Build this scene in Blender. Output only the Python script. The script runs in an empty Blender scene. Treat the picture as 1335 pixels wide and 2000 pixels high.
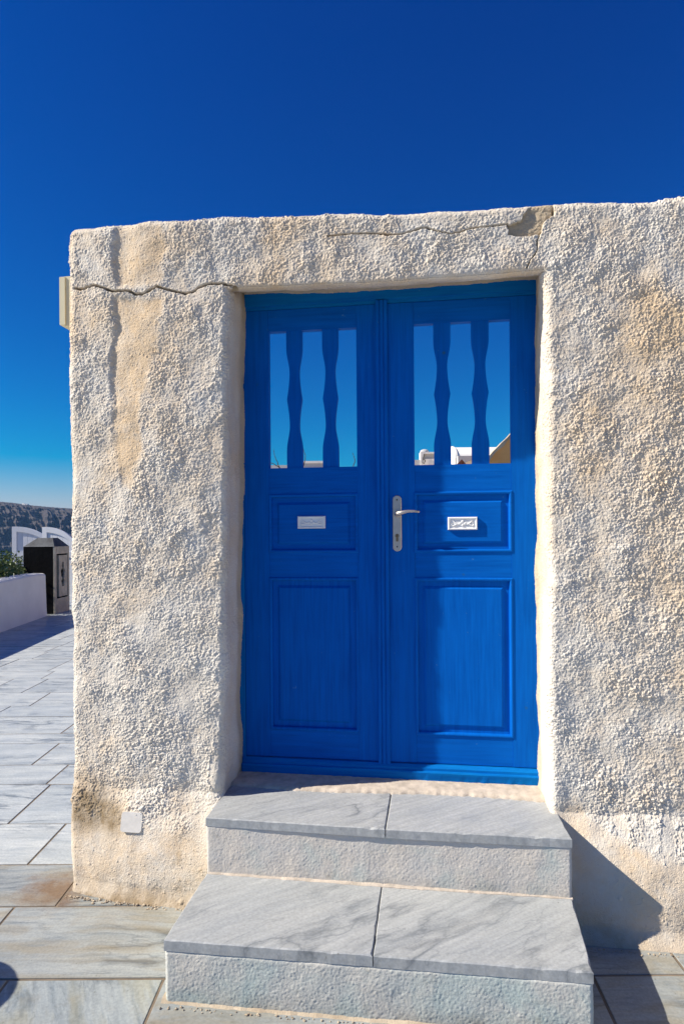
import bpy, bmesh, math, random
import numpy as np
from mathutils import Vector, Matrix
random.seed(7)
R = math.radians
scene = bpy.context.scene
col = scene.collection

# ------------------------------------------------------------------ camera, light, exposure
FOC, CAMH, YAW, ROLL, DIST = 1212.0, 1.5, R(8.1), 0.007, 2.48      # focal length in photo pixels; metres
CPX, CPY = 667.5, 1040.0                                           # where the level line of sight meets the photo
cd = bpy.data.cameras.new('camera'); cam = bpy.data.objects.new('camera', cd); col.objects.link(cam)
cd.sensor_fit = 'VERTICAL'; cd.sensor_height = 36.0; cd.lens = FOC / 2000 * 36.0
cd.shift_y = 40.0 / 2000; cd.clip_start = 0.05; cd.clip_end = 80000
Rv = Vector((math.cos(YAW), math.sin(YAW), 0)); Fv = Vector((-math.sin(YAW), math.cos(YAW), 0)); Uv = Vector((0, 0, 1))
ax = Rv * math.cos(ROLL) - Uv * math.sin(ROLL); ay = Uv * math.cos(ROLL) + Rv * math.sin(ROLL); az = -Fv
cam.matrix_world = Matrix(((ax.x, ay.x, az.x, 0), (ax.y, ay.y, az.y, -DIST), (ax.z, ay.z, az.z, CAMH), (0, 0, 0, 1)))
scene.camera = cam

SUN_DIR = Vector((1.0, 0.28, -0.80)).normalized()                  # the way the light travels
sd = bpy.data.lights.new('sun', 'SUN'); so = bpy.data.objects.new('sun', sd); col.objects.link(so)
sd.energy = 5.0; sd.angle = R(0.53); sd.color = (1.0, 0.92, 0.79)
so.rotation_euler = SUN_DIR.to_track_quat('-Z', 'Y').to_euler(); so.location = (-20, -6, 16)
S = -SUN_DIR
wd = bpy.data.worlds.new('World'); scene.world = wd; wd.use_nodes = True
wn, wl = wd.node_tree.nodes, wd.node_tree.links
sky = wn.new('ShaderNodeTexSky'); sky.sky_type = 'NISHITA'; sky.sun_disc = False
sky.sun_elevation = math.asin(S.z); sky.sun_rotation = math.atan2(S.x, S.y)
sky.altitude = 300; sky.air_density = 1.0; sky.dust_density = 0.6; sky.ozone_density = 4.0
bg = wn['Background']; bg.inputs['Strength'].default_value = 0.064
# a clear polarised sky: red and green fall further below blue than in the plain model
SKY_K = 1.74
sx = wn.new('ShaderNodeSeparateColor'); cxn = wn.new('ShaderNodeCombineColor'); wl.new(sky.outputs['Color'], sx.inputs[0])
for q in (0, 1):
    d_ = wn.new('ShaderNodeMath'); d_.operation = 'SUBTRACT'; wl.new(sx.outputs[2], d_.inputs[0]); wl.new(sx.outputs[q], d_.inputs[1])
    e_ = wn.new('ShaderNodeMath'); e_.operation = 'MULTIPLY'; wl.new(d_.outputs[0], e_.inputs[0]); e_.inputs[1].default_value = (SKY_K + .25, SKY_K - .10)[q]
    f_ = wn.new('ShaderNodeMath'); f_.operation = 'SUBTRACT'; wl.new(sx.outputs[2], f_.inputs[0]); wl.new(e_.outputs[0], f_.inputs[1])
    g_ = wn.new('ShaderNodeMath'); g_.operation = 'MAXIMUM'; wl.new(f_.outputs[0], g_.inputs[0]); g_.inputs[1].default_value = 0.0
    h_ = wn.new('ShaderNodeMath'); h_.operation = 'MULTIPLY'; wl.new(g_.outputs[0], h_.inputs[0]); h_.inputs[1].default_value = (1.0, .85)[q]
    wl.new(h_.outputs[0], cxn.inputs[q])
wl.new(sx.outputs[2], cxn.inputs[2]); wl.new(cxn.outputs[0], bg.inputs['Color'])
vs = scene.view_settings
vs.view_transform = 'Standard'; vs.look = 'None'; vs.gamma = 1.0; vs.use_curve_mapping = False; vs.exposure = 0.74
scene.display_settings.display_device = 'sRGB'
cy = scene.cycles
cy.max_bounces = 8; cy.diffuse_bounces = 4; cy.volume_bounces = 1; cy.use_denoising = True
cy.sample_clamp_indirect = 6.0

# ------------------------------------------------------------------ measuring: photo sight lines to metres
def ray(px, py):
    u, v = px - CPX, CPY - py
    c, s = math.cos(ROLL), math.sin(ROLL)
    a, b = (u * c + v * s) / FOC, (-u * s + v * c) / FOC
    return Vector((a * math.cos(YAW) - math.sin(YAW), a * math.sin(YAW) + math.cos(YAW), b))
def on_y(px, py, y):
    d = ray(px, py); t = (y + DIST) / d.y
    return Vector((d.x * t, y, CAMH + d.z * t))
def on_z(px, py, z=0.0):
    d = ray(px, py); t = (z - CAMH) / d.z
    return Vector((d.x * t, d.y * t - DIST, z))
def on_d(px, py, d):                                               # at a distance d in front of the camera
    q = ray(px, py)
    return Vector((q.x * d, q.y * d - DIST, CAMH + q.z * d))
def aisle(X, Z, h=0.0):                                            # paving axes (the path runs straight ahead) to world
    return Vector((X * math.cos(YAW) - Z * math.sin(YAW), X * math.sin(YAW) + Z * math.cos(YAW) - DIST, h))
AISLE_ROT = YAW

# ------------------------------------------------------------------ numpy noise
def _hash(ix, iy, iz, seed):
    h = (ix.astype(np.uint32) * np.uint32(374761393) + iy.astype(np.uint32) * np.uint32(668265263)
         + iz.astype(np.uint32) * np.uint32(2147483647 - 58) + np.uint32((seed * 974634777 + 1013904223) & 0xffffffff))
    h = (h ^ (h >> np.uint32(13))) * np.uint32(1274126177)
    h = (h ^ (h >> np.uint32(16))) * np.uint32(2246822519)
    return h ^ (h >> np.uint32(15))
def perlin(p, seed=0):
    p = np.asarray(p, np.float32)
    i = np.floor(p).astype(np.int64); f = (p - i).astype(np.float32)
    u = f * f * f * (f * (f * 6 - 15) + 10)
    out = 0
    for dx in (0, 1):
        for dy in (0, 1):
            for dz in (0, 1):
                h = _hash(i[:, 0] + dx, i[:, 1] + dy, i[:, 2] + dz, seed)
                gx = (h & np.uint32(1023)).astype(np.float32) / 511.5 - 1
                gy = ((h >> np.uint32(10)) & np.uint32(1023)).astype(np.float32) / 511.5 - 1
                gz = ((h >> np.uint32(20)) & np.uint32(1023)).astype(np.float32) / 511.5 - 1
                d = gx * (f[:, 0] - dx) + gy * (f[:, 1] - dy) + gz * (f[:, 2] - dz)
                wx = u[:, 0] if dx else 1 - u[:, 0]
                wy = u[:, 1] if dy else 1 - u[:, 1]
                wz = u[:, 2] if dz else 1 - u[:, 2]
                out = out + d * wx * wy * wz
    return out * 1.3
def fbm(p, seed, octaves=3, gain=.5):
    t = 0; a = 1.0; q = np.asarray(p, np.float32)
    for k in range(octaves):
        t = t + a * perlin(q, seed + k * 17); q = q * 2.03; a *= gain
    return t
def worley(p, seed=0):                                             # distance to nearest grain centre, and a random number of that grain
    p = np.asarray(p, np.float32)
    i = np.floor(p).astype(np.int64); f = (p - i).astype(np.float32)
    best = np.full(len(p), 9.0, np.float32); rid = np.zeros(len(p), np.float32)
    for dx in (-1, 0, 1):
        for dy in (-1, 0, 1):
            for dz in (-1, 0, 1):
                h = _hash(i[:, 0] + dx, i[:, 1] + dy, i[:, 2] + dz, seed)
                ox = (h & np.uint32(1023)).astype(np.float32) / 1023
                oy = ((h >> np.uint32(10)) & np.uint32(1023)).astype(np.float32) / 1023
                oz = ((h >> np.uint32(20)) & np.uint32(1023)).astype(np.float32) / 1023
                d = (ox + dx - f[:, 0]) ** 2 + (oy + dy - f[:, 1]) ** 2 + (oz + dz - f[:, 2]) ** 2
                m = d < best
                best = np.where(m, d, best); rid = np.where(m, (h >> np.uint32(7) & np.uint32(255)).astype(np.float32) / 255, rid)
    return np.sqrt(best), rid
def sstep(a, b, x):
    t = np.clip((x - a) / (b - a), 0, 1)
    return t * t * (3 - 2 * t)
def poly_dist(x, z, pts):                                          # distance to an open line through pts
    best = np.full(len(x), 9.0)
    for (x0, z0), (x1, z1) in zip(pts[:-1], pts[1:]):
        dx, dz = x1 - x0, z1 - z0
        t = np.clip(((x - x0) * dx + (z - z0) * dz) / (dx * dx + dz * dz + 1e-12), 0, 1)
        best = np.minimum(best, np.hypot(x - x0 - t * dx, z - z0 - t * dz))
    return best
def in_poly(x, z, pts):
    c = np.zeros(len(x), bool); n = len(pts)
    for k in range(n):
        x0, z0 = pts[k]; x1, z1 = pts[(k + 1) % n]
        m = (z0 > z) != (z1 > z)
        c ^= m & (x < (x1 - x0) * (z - z0) / ((z1 - z0) + 1e-12) + x0)
    return c

# ------------------------------------------------------------------ objects
def tag(o, label=None, cat=None, group=None, kind=None):
    if label: o['label'] = label
    if cat: o['category'] = cat
    if group: o['group'] = group
    if kind: o['kind'] = kind
    return o
def empty(name, loc=(0, 0, 0), parent=None):
    o = bpy.data.objects.new(name, None); col.objects.link(o); o.location = loc; o.empty_display_size = .1
    if parent: o.parent = parent
    return o
def link(name, me, mat, parent=None, smooth=False, loc=None):
    if mat and not me.materials: me.materials.append(mat)
    if smooth: me.polygons.foreach_set('use_smooth', np.ones(len(me.polygons), bool))
    o = bpy.data.objects.new(name, me); col.objects.link(o)
    if loc is not None: o.location = loc
    if parent: o.parent = parent
    return o
def obj(name, bm, mat, parent=None, smooth=False, loc=None, recalc=True):
    if recalc: bmesh.ops.recalc_face_normals(bm, faces=bm.faces)
    me = bpy.data.meshes.new(name); bm.to_mesh(me); bm.free()
    return link(name, me, mat, parent, smooth, loc)
def np_mesh(name, co, faces, attr=None):
    me = bpy.data.meshes.new(name)
    me.vertices.add(len(co)); me.vertices.foreach_set('co', np.ascontiguousarray(co, np.float32).ravel())
    me.loops.add(faces.size); me.loops.foreach_set('vertex_index', faces.astype(np.int32).ravel())
    me.polygons.add(len(faces)); me.polygons.foreach_set('loop_start', np.arange(len(faces), dtype=np.int32) * faces.shape[1])
    me.update(calc_edges=True); me.validate()
    if attr is not None:
        a = me.color_attributes.new('wear', 'FLOAT_COLOR', 'POINT')
        c = np.ones((len(co), 4), np.float32); c[:, :attr.shape[1]] = attr
        a.data.foreach_set('color', c.ravel())
    return me
def add_prism(bm, bottom, top):
    """closed solid between two loops of equal length"""
    n = len(bottom)
    a = [bm.verts.new(v) for v in bottom]; b = [bm.verts.new(v) for v in top]
    bm.faces.new(a[::-1]); bm.faces.new(b)
    for k in range(n): bm.faces.new((a[k], a[(k + 1) % n], b[(k + 1) % n], b[k]))
    return a + b
def add_box(bm, x0, x1, y0, y1, z0, z1):
    return add_prism(bm, [(x0, y0, z0), (x1, y0, z0), (x1, y1, z0), (x0, y1, z0)], [(x0, y0, z1), (x1, y0, z1), (x1, y1, z1), (x0, y1, z1)])
def bevel_all(bm, w, seg=2, ang=.3):
    e = [x for x in bm.edges if len(x.link_faces) == 2 and x.calc_face_angle(0) > ang]
    bmesh.ops.bevel(bm, geom=e, offset=w, segments=seg, affect='EDGES', profile=.6, clamp_overlap=True)
def add_tube(bm, pts, rad, n=8, caps=True, flat=1.0):
    pts = [Vector(p) for p in pts]; rings = []
    rs = rad if isinstance(rad, (list, tuple)) else [rad] * len(pts)
    up = Vector((0, 0, 1))
    for k, p in enumerate(pts):
        t = (pts[min(k + 1, len(pts) - 1)] - pts[max(k - 1, 0)]).normalized()
        s = t.cross(up)
        if s.length < 1e-3: s = t.cross(Vector((0, 1, 0)))
        s.normalize(); w = s.cross(t).normalized()
        rings.append([bm.verts.new(p + s * math.cos(2 * math.pi * j / n) * rs[k] + w * math.sin(2 * math.pi * j / n) * rs[k] * flat) for j in range(n)])
    for a, b in zip(rings[:-1], rings[1:]):
        for j in range(n): bm.faces.new((a[j], a[(j + 1) % n], b[(j + 1) % n], b[j]))
    if caps: bm.faces.new(rings[0][::-1]); bm.faces.new(rings[-1])

# ------------------------------------------------------------------ materials
def mat(name):
    m = bpy.data.materials.new(name); m.use_nodes = True
    n, l = m.node_tree.nodes, m.node_tree.links
    return m, n, l, n['Principled BSDF']
def node(n, typ, **kw):
    x = n.new(typ)
    for k, v in kw.items():
        if k in x.inputs.keys() if hasattr(x.inputs, 'keys') else False: x.inputs[k].default_value = v
        else: setattr(x, k, v)
    return x
def noise(n, l, vec, scale, detail=4, rough=.55, dist=0.0):
    t = n.new('ShaderNodeTexNoise'); t.inputs['Scale'].default_value = scale; t.inputs['Detail'].default_value = detail
    t.inputs['Roughness'].default_value = rough; t.inputs['Distortion'].default_value = dist
    if vec is not None: l.new(vec, t.inputs['Vector'])
    return t.outputs['Fac']
def ramp(n, l, fac, stops):
    t = n.new('ShaderNodeValToRGB'); e = t.color_ramp.elements
    while len(e) < len(stops): e.new(.5)
    for x, (p, c) in zip(e, stops):
        x.position = p; x.color = (c, c, c, 1) if isinstance(c, (int, float)) else (*c, 1)
    l.new(fac, t.inputs['Fac']); return t.outputs['Color']
def mix(n, l, fac, a, b, mode='MIX'):
    t = n.new('ShaderNodeMix'); t.data_type = 'RGBA'; t.blend_type = mode
    for s, v in ((0, fac), (6, a), (7, b)):
        if isinstance(v, (int, float)): t.inputs[s].default_value = v if s == 0 else (v, v, v, 1)
        elif isinstance(v, tuple): t.inputs[s].default_value = (*v, 1)
        else: l.new(v, t.inputs[s])
    return t.outputs[2]
def math_(n, l, op, a, b=0.0):
    t = n.new('ShaderNodeMath'); t.operation = op
    for s, v in ((0, a), (1, b)):
        if isinstance(v, (int, float)): t.inputs[s].default_value = v
        else: l.new(v, t.inputs[s])
    return t.outputs[0]
def coords(n, l, scale=(1, 1, 1), rot=(0, 0, 0), random_shift=0.0, world=False):
    tc = n.new('ShaderNodeTexCoord'); mp = n.new('ShaderNodeMapping')
    src = tc.outputs['Object']
    if world:
        g = n.new('ShaderNodeNewGeometry'); src = g.outputs['Position']
    if random_shift:
        oi = n.new('ShaderNodeObjectInfo'); k = n.new('ShaderNodeVectorMath'); k.operation = 'ADD'
        sc = n.new('ShaderNodeVectorMath'); sc.operation = 'SCALE'; cmb = n.new('ShaderNodeCombineXYZ')
        for q in range(3): l.new(oi.outputs['Random'], cmb.inputs[q])
        l.new(cmb.outputs[0], sc.inputs[0]); sc.inputs['Scale'].default_value = random_shift
        l.new(src, k.inputs[0]); l.new(sc.outputs[0], k.inputs[1]); src = k.outputs[0]
    if any(rot):
        m0 = n.new('ShaderNodeMapping'); m0.inputs['Rotation'].default_value = rot; l.new(src, m0.inputs['Vector']); src = m0.outputs['Vector']
    mp.inputs['Scale'].default_value = scale
    l.new(src, mp.inputs['Vector']); return mp.outputs['Vector']
def bump(n, l, b, height, strength, dist):
    t = n.new('ShaderNodeBump'); t.inputs['Strength'].default_value = strength; t.inputs['Distance'].default_value = dist
    l.new(height, t.inputs['Height']); l.new(t.outputs['Normal'], b.inputs['Normal']); return t

def m_stucco():
    m, n, l, b = mat('rough_stucco')
    v = coords(n, l, world=True)
    at = n.new('ShaderNodeAttribute'); at.attribute_name = 'wear'
    sp = n.new('ShaderNodeSeparateColor'); l.new(at.outputs['Color'], sp.inputs[0])
    tan, dirt_dark, chip = sp.outputs[0], sp.outputs[1], sp.outputs[2]
    base = mix(n, l, ramp(n, l, noise(n, l, v, 5, 5), [(.35, 0.0), (.7, 1.0)]), (.66, .60, .51), (.72, .68, .61))
    f = noise(n, l, v, 60, 4)
    t2 = math_(n, l, 'MULTIPLY', tan, math_(n, l, 'ADD', math_(n, l, 'MULTIPLY', f, .9), .55))
    base = mix(n, l, t2, base, (.70, .53, .345))
    grime_dark = math_(n, l, 'MULTIPLY', dirt_dark, ramp(n, l, noise(n, l, v, 22, 6, .65), [(.30, .45), (.58, 1.0)]))
    base = mix(n, l, grime_dark, base, (.27, .20, .12))
    base = mix(n, l, chip, base, mix(n, l, noise(n, l, v, 45, 5), (.42, .33, .22), (.58, .48, .34)))
    speck = ramp(n, l, noise(n, l, v, 170, 2), [(.27, 1.0), (.33, 0.0)])
    base = mix(n, l, math_(n, l, 'MULTIPLY', speck, .35), base, (.40, .30, .20))
    l.new(base, b.inputs['Base Color']); b.inputs['Roughness'].default_value = .92
    b.inputs['Specular IOR Level'].default_value = .25
    h = math_(n, l, 'ADD', noise(n, l, v, 220, 4, .6), math_(n, l, 'MULTIPLY', noise(n, l, v, 700, 2), .4))
    bump(n, l, b, h, .7, .004)
    return m
def m_riser(name='painted_step_render', c1=(.63, .57, .49), c2=(.54, .52, .48), wash=.6):
    m, n, l, b = mat(name)
    v = coords(n, l, world=True)
    c = mix(n, l, ramp(n, l, noise(n, l, v, 7, 4), [(.35, 0.0), (.65, 1.0)]), c1, c2)
    c = mix(n, l, ramp(n, l, noise(n, l, v, 4.5, 5, .6, .5), [(.48, 0.0), (.68, wash)]), c, (.38, .47, .45))
    at = n.new('ShaderNodeAttribute'); at.attribute_name = 'wear'
    sp = n.new('ShaderNodeSeparateColor'); l.new(at.outputs['Color'], sp.inputs[0])
    g = math_(n, l, 'MULTIPLY', sp.outputs[1], ramp(n, l, noise(n, l, v, 18, 6, .7), [(.35, .1), (.6, 1.0)]))
    c = mix(n, l, g, c, (.20, .18, .13))
    s2 = ramp(n, l, noise(n, l, v, 11, 6, .7), [(.58, 0.0), (.72, .45)])
    c = mix(n, l, s2, c, (.36, .33, .25))
    l.new(c, b.inputs['Base Color']); b.inputs['Roughness'].default_value = .85
    bump(n, l, b, noise(n, l, v, 260, 4, .6), .5, .002)
    return m
def m_marble(name, tint=(1, 1, 1), rot=0.0, stain=0.0, vein=1.0, rough=.42, stretch=4.5, band=.5, split=.32, low=(.27, .285, .30), warm=(.27, .22, .13)):
    m, n, l, b = mat(name)
    v = coords(n, l, (1.0, stretch, 2), (0, 0, rot), 37.0)
    v2 = coords(n, l, random_shift=11.0)
    warp = n.new('ShaderNodeTexNoise'); warp.inputs['Scale'].default_value = 1.7; warp.inputs['Detail'].default_value = 4
    l.new(v2, warp.inputs['Vector'])
    vm = n.new('ShaderNodeVectorMath'); vm.operation = 'SCALE'; vm.inputs['Scale'].default_value = 1.1; l.new(warp.outputs['Color'], vm.inputs[0])
    va = n.new('ShaderNodeVectorMath'); va.operation = 'ADD'; l.new(v, va.inputs[0]); l.new(vm.outputs[0], va.inputs[1]); w = va.outputs[0]
    cloud = noise(n, l, w, 1.3, 8, .6)
    oi = n.new('ShaderNodeObjectInfo')
    T = lambda *c: tuple(a * t for a, t in zip(c, tint))
    c = mix(n, l, ramp(n, l, cloud, [(.3, 0.0), (.66, 1.0)]), T(*low), T(.46, .46, .455))
    bands = noise(n, l, w, 2.6, 6, .65)
    c = mix(n, l, math_(n, l, 'MULTIPLY', ramp(n, l, bands, [(.50, 0.0), (.66, 1.0)]), band), c, T(.20, .225, .25))
    fib = noise(n, l, coords(n, l, (3.0, 42, 20), (0, 0, rot), 19.0), 1.6, 5, .6, .4)
    c = mix(n, l, ramp(n, l, fib, [(.42, .30), (.62, 0.0)]), c, T(.20, .215, .235))
    for sc, wd, k in ((.9, .020, .75), (2.3, .012, .45)):
        line = math_(n, l, 'ABSOLUTE', math_(n, l, 'SUBTRACT', noise(n, l, w, sc, 5, .5), .5))
        gate = ramp(n, l, noise(n, l, v2, 2.4, 2), [(.42, 0.0), (.60, 1.0)])
        c = mix(n, l, math_(n, l, 'MULTIPLY', math_(n, l, 'MULTIPLY', ramp(n, l, line, [(0.0, 1.0), (wd * .5, .5), (wd * 2, 0.0)]), gate), k * vein), c, T(.11, .125, .145))
    c = mix(n, l, math_(n, l, 'MULTIPLY', math_(n, l, 'SUBTRACT', oi.outputs['Random'], .3), split), c, T(.18, .21, .25))
    if stain:
        st = ramp(n, l, noise(n, l, w, 1.9, 5, .6), [(.46, 0.0), (.62, 1.0)])
        c = mix(n, l, math_(n, l, 'MULTIPLY', st, stain), c, warm)
        c = mix(n, l, math_(n, l, 'MULTIPLY', ramp(n, l, noise(n, l, v2, 4.5, 6, .68), [(.57, 0.0), (.75, 1.0)]), stain * .8), c, (.22, .17, .10))
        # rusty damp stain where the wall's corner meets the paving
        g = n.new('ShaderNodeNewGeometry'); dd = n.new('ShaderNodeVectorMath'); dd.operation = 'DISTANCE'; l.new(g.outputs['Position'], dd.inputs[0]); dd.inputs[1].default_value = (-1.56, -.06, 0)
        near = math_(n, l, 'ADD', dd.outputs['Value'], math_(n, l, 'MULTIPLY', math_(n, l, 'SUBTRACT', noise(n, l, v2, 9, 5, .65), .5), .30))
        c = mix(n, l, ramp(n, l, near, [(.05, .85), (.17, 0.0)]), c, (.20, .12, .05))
    fine = noise(n, l, v2, 110, 3)
    c = mix(n, l, .22, c, ramp(n, l, fine, [(.3, .22), (.7, .78)]), 'OVERLAY')
    c = mix(n, l, ramp(n, l, noise(n, l, v2, 55, 2), [(.22, .6), (.27, 0.0)]), c, (.10, .09, .07))
    l.new(c, b.inputs['Base Color'])
    l.new(ramp(n, l, noise(n, l, v2, 9, 5), [(.3, rough - .1), (.7, rough + .18)]), b.inputs['Roughness'])
    bump(n, l, b, noise(n, l, v2, 60, 5, .6), .2, .002)
    return m
def m_paint(name, horizontal, lo=(.0003, .078, .37), hi=(.0006, .118, .51)):
    m, n, l, b = mat(name)
    g = coords(n, l, (3, 20, 60) if horizontal else (60, 20, 3), random_shift=9.0)
    v = coords(n, l, random_shift=5.0)
    streak = noise(n, l, g, 1.3, 5, .6, .3)
    c = mix(n, l, ramp(n, l, streak, [(.3, 0.0), (.7, 1.0)]), lo, hi)
    c = mix(n, l, ramp(n, l, noise(n, l, v, 4, 4), [(.4, 0.0), (.75, .5)]), c, (.001, .125, .53))
    # knots bleeding through, and small chips
    vo = n.new('ShaderNodeTexVoronoi'); vo.inputs['Scale'].default_value = 5.2; l.new(v, vo.inputs['Vector'])
    kn = math_(n, l, 'ADD', vo.outputs['Distance'], math_(n, l, 'MULTIPLY', math_(n, l, 'SUBTRACT', noise(n, l, v, 60, 3), .5), .07))
    sel = n.new('ShaderNodeSeparateColor'); l.new(vo.outputs['Color'], sel.inputs[0])
    k = math_(n, l, 'MULTIPLY', ramp(n, l, kn, [(.022, 1.0), (.06, 0.0)]), ramp(n, l, sel.outputs[0], [(.62, 0.0), (.66, .7)]))
    c = mix(n, l, k, c, (.03, .10, .09))
    chip = math_(n, l, 'MULTIPLY', ramp(n, l, noise(n, l, v, 42, 6, .75), [(.675, 0.0), (.69, 1.0)]), .5)
    c = mix(n, l, chip, c, (.10, .26, .42))
    l.new(c, b.inputs['Base Color'])
    l.new(ramp(n, l, streak, [(.3, .50), (.7, .66)]), b.inputs['Roughness']); b.inputs['Specular IOR Level'].default_value = .05
    bump(n, l, b, math_(n, l, 'ADD', streak, math_(n, l, 'MULTIPLY', noise(n, l, g, 4, 2), .4)), .25, .0012)
    return m
def m_plain(name, c, rough=.6, metal=0.0, var=.18, scale=8.0, bstr=.15, bscale=80, bdist=.002, second=None):
    m, n, l, b = mat(name)
    v = coords(n, l, random_shift=3.0)
    d = second or tuple(x * (1 - var) for x in c)
    l.new(mix(n, l, ramp(n, l, noise(n, l, v, scale, 5, .6), [(.35, 0.0), (.68, 1.0)]), d, c), b.inputs['Base Color'])
    b.inputs['Roughness'].default_value = rough; b.inputs['Metallic'].default_value = metal
    if bstr: bump(n, l, b, noise(n, l, v, bscale, 4, .6), bstr, bdist)
    return m
M = dict(
    stucco=m_stucco(), riser=m_riser(), riser_low=m_riser('weathered_step_render', (.55, .525, .47), (.46, .48, .455), .7),
    slab=m_marble('grey_veined_marble', (1.30, 1.34, 1.30), vein=1.4, band=.6, stretch=7),
    slab_stain=m_marble('stained_veined_marble', (.90, .93, .89), stain=.46, vein=1.4, band=.85, stretch=6),
    slab_diag=m_marble('diagonal_veined_marble', (.86, .93, .93), rot=R(62), stain=.46, vein=1.4, band=1.0, stretch=7, warm=(.28, .26, .17)),
    tread=m_marble('tread_marble', (.90, .92, .915), rot=R(-38), stain=.04, vein=.9, rough=.5, band=.10, stretch=6, split=.1, low=(.38, .39, .40)),
    bed=m_plain('joint_mortar', (.23, .18, .13), .95, scale=20, var=.4, bstr=.5, bscale=150),
    mortar=m_plain('pale_mortar', (.58, .50, .41), .95, scale=25, var=.35, bstr=.6, bscale=160, bdist=.003),
    dirty_mortar=m_plain('dirty_mortar', (.52, .44, .33), .95, scale=14, second=(.34, .27, .19), bstr=.6, bscale=160, bdist=.003),
    pv=m_paint('blue_paint_upright_grain', False), ph=m_paint('blue_paint_level_grain', True),
    pf=m_paint('sun_bleached_blue_paint', True, (.001, .105, .38), (.002, .165, .47)), pfv=m_paint('sun_bleached_blue_paint_upright', False, (.001, .105, .38), (.002, .165, .47)),
    plaque=m_plain('white_moulded_plaque', (.80, .80, .80), .4, var=.05),
    steel=m_plain('satin_steel', (.56, .51, .46), .5, 1.0, var=.12, scale=30, bstr=.1, bscale=300, bdist=.0005),
    brass=m_plain('dull_brass', (.30, .22, .14), .5, .9, var=.3),
    dark=m_plain('dark_cavity', (.012, .011, .010), .9, bstr=0),
    cream=m_plain('cream_plastic', (.64, .58, .38), .45, var=.08, bstr=.03),
    limewash=m_plain('white_limewash', (.78, .755, .71), .85, var=.10, scale=2.5, bstr=.3, bscale=30, bdist=.006),
    greywash=m_plain('grey_limewash', (.52, .52, .52), .85, var=.12, scale=2.5, bstr=.3, bscale=30, bdist=.006),
    ochre=m_plain('ochre_render', (.78, .44, .17), .9, scale=3.0, second=(.70, .36, .12), bstr=.4, bscale=20, bdist=.01),
    coping=m_plain('weathered_coping', (.58, .49, .36), .95, scale=3, second=(.34, .28, .20), bstr=.5, bscale=12, bdist=.03),
    tile=m_plain('red_brown_tile', (.17, .07, .05), .8, var=.4),
    black=m_plain('black_painted_stone', (.007, .0075, .009), .75, scale=3, var=.5, bstr=.5, bscale=18, bdist=.01),
    cap=m_plain('worn_black_cap', (.09, .10, .11), .75, scale=5, second=(.03, .033, .04), bstr=.5, bscale=25, bdist=.01),
    cement=m_plain('bare_cement', (.52, .46, .36), .95, scale=5, var=.35, bstr=.5, bscale=40, bdist=.006),
    white=m_plain('white_gate_paint', (.72, .74, .78), .45, var=.06, bstr=.05),
    twig=m_plain('dry_bark', (.09, .06, .045), .9, bstr=0),
    soil=m_plain('planter_soil', (.08, .06, .04), 1.0, bstr=.4),
    terracotta=m_plain('terracotta', (.42, .20, .11), .8),
)
def m_leaf():
    m, n, l, b = mat('glossy_shrub_leaf')
    v = coords(n, l)
    l.new(mix(n, l, ramp(n, l, noise(n, l, v, 25, 2), [(.35, 0.0), (.65, 1.0)]), (.045, .085, .018), (.17, .22, .05)), b.inputs['Base Color'])
    b.inputs['Roughness'].default_value = .4
    return m
M['leaf'] = m_leaf()
M['black'].node_tree.nodes['Principled BSDF'].inputs['Specular IOR Level'].default_value = .08
def m_rock():
    m, n, l, b = mat('volcanic_cliff')
    v = coords(n, l, (1, 1, 2.5), world=True)
    c = mix(n, l, ramp(n, l, noise(n, l, v, .004, 7, .65), [(.35, 0.0), (.65, 1.0)]), (.015, .014, .016), (.055, .040, .036))
    c = mix(n, l, ramp(n, l, noise(n, l, v, .011, 6, .7), [(.55, 0.0), (.72, .7)]), c, (.10, .08, .07))
    l.new(c, b.inputs['Base Color']); b.inputs['Roughness'].default_value = .95
    bump(n, l, b, noise(n, l, v, .02, 6, .7), .8, 20)
    return m
M['rock'] = m_rock()
def m_sea():
    m, n, l, b = mat('deep_sea')
    v = coords(n, l, world=True)
    b.inputs['Base Color'].default_value = (.004, .018, .045, 1); b.inputs['Roughness'].default_value = .25
    bump(n, l, b, noise(n, l, v, .15, 5, .6), .4, .8)
    return m
M['sea'] = m_sea()

# ------------------------------------------------------------------ terrain, sea, cliffs
def terrain():
    rs = [0, 8, 16, 24, 27, 32, 45, 70, 110, 160, 230, 320, 450]
    hs = [-.05, -.05, -.05, -.06, -.6, -2.5, -9, -22, -42, -66, -92, -116, -140]
    n = 72; bm = bmesh.new(); rings = []
    c = bm.verts.new((0, 6, hs[0]))
    for r, h in zip(rs[1:], hs[1:]):
        rings.append([bm.verts.new((r * math.cos(2 * math.pi * k / n), 6 + r * math.sin(2 * math.pi * k / n), h + (random.uniform(-1, 1) * min(4, r * .03) if r > 26 else 0))) for k in range(n)])
    for k in range(n): bm.faces.new((c, rings[0][k], rings[0][(k + 1) % n]))
    for a, b in zip(rings[:-1], rings[1:]):
        for k in range(n): bm.faces.new((a[k], b[k], b[(k + 1) % n], a[(k + 1) % n]))
    m = m_plain('stony_hillside', (.34, .28, .20), .95, scale=.4, var=.5, bstr=.5, bscale=6, bdist=.05)
    tag(obj('ground', bm, m), kind='structure')
    bm = bmesh.new(); n = 128
    prev = None; c = bm.verts.new((0, 0, -110))
    for r in (400, 2000, 8000, 26000):
        ring = [bm.verts.new((r * math.cos(2 * math.pi * k / n), r * math.sin(2 * math.pi * k / n), -110)) for k in range(n)]
        for k in range(n):
            if prev is None: bm.faces.new((c, ring[k], ring[(k + 1) % n]))
            else: bm.faces.new((prev[k], ring[k], ring[(k + 1) % n], prev[(k + 1) % n]))
        prev = ring
    tag(obj('sea', bm, M['sea']), kind='structure')
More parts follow.
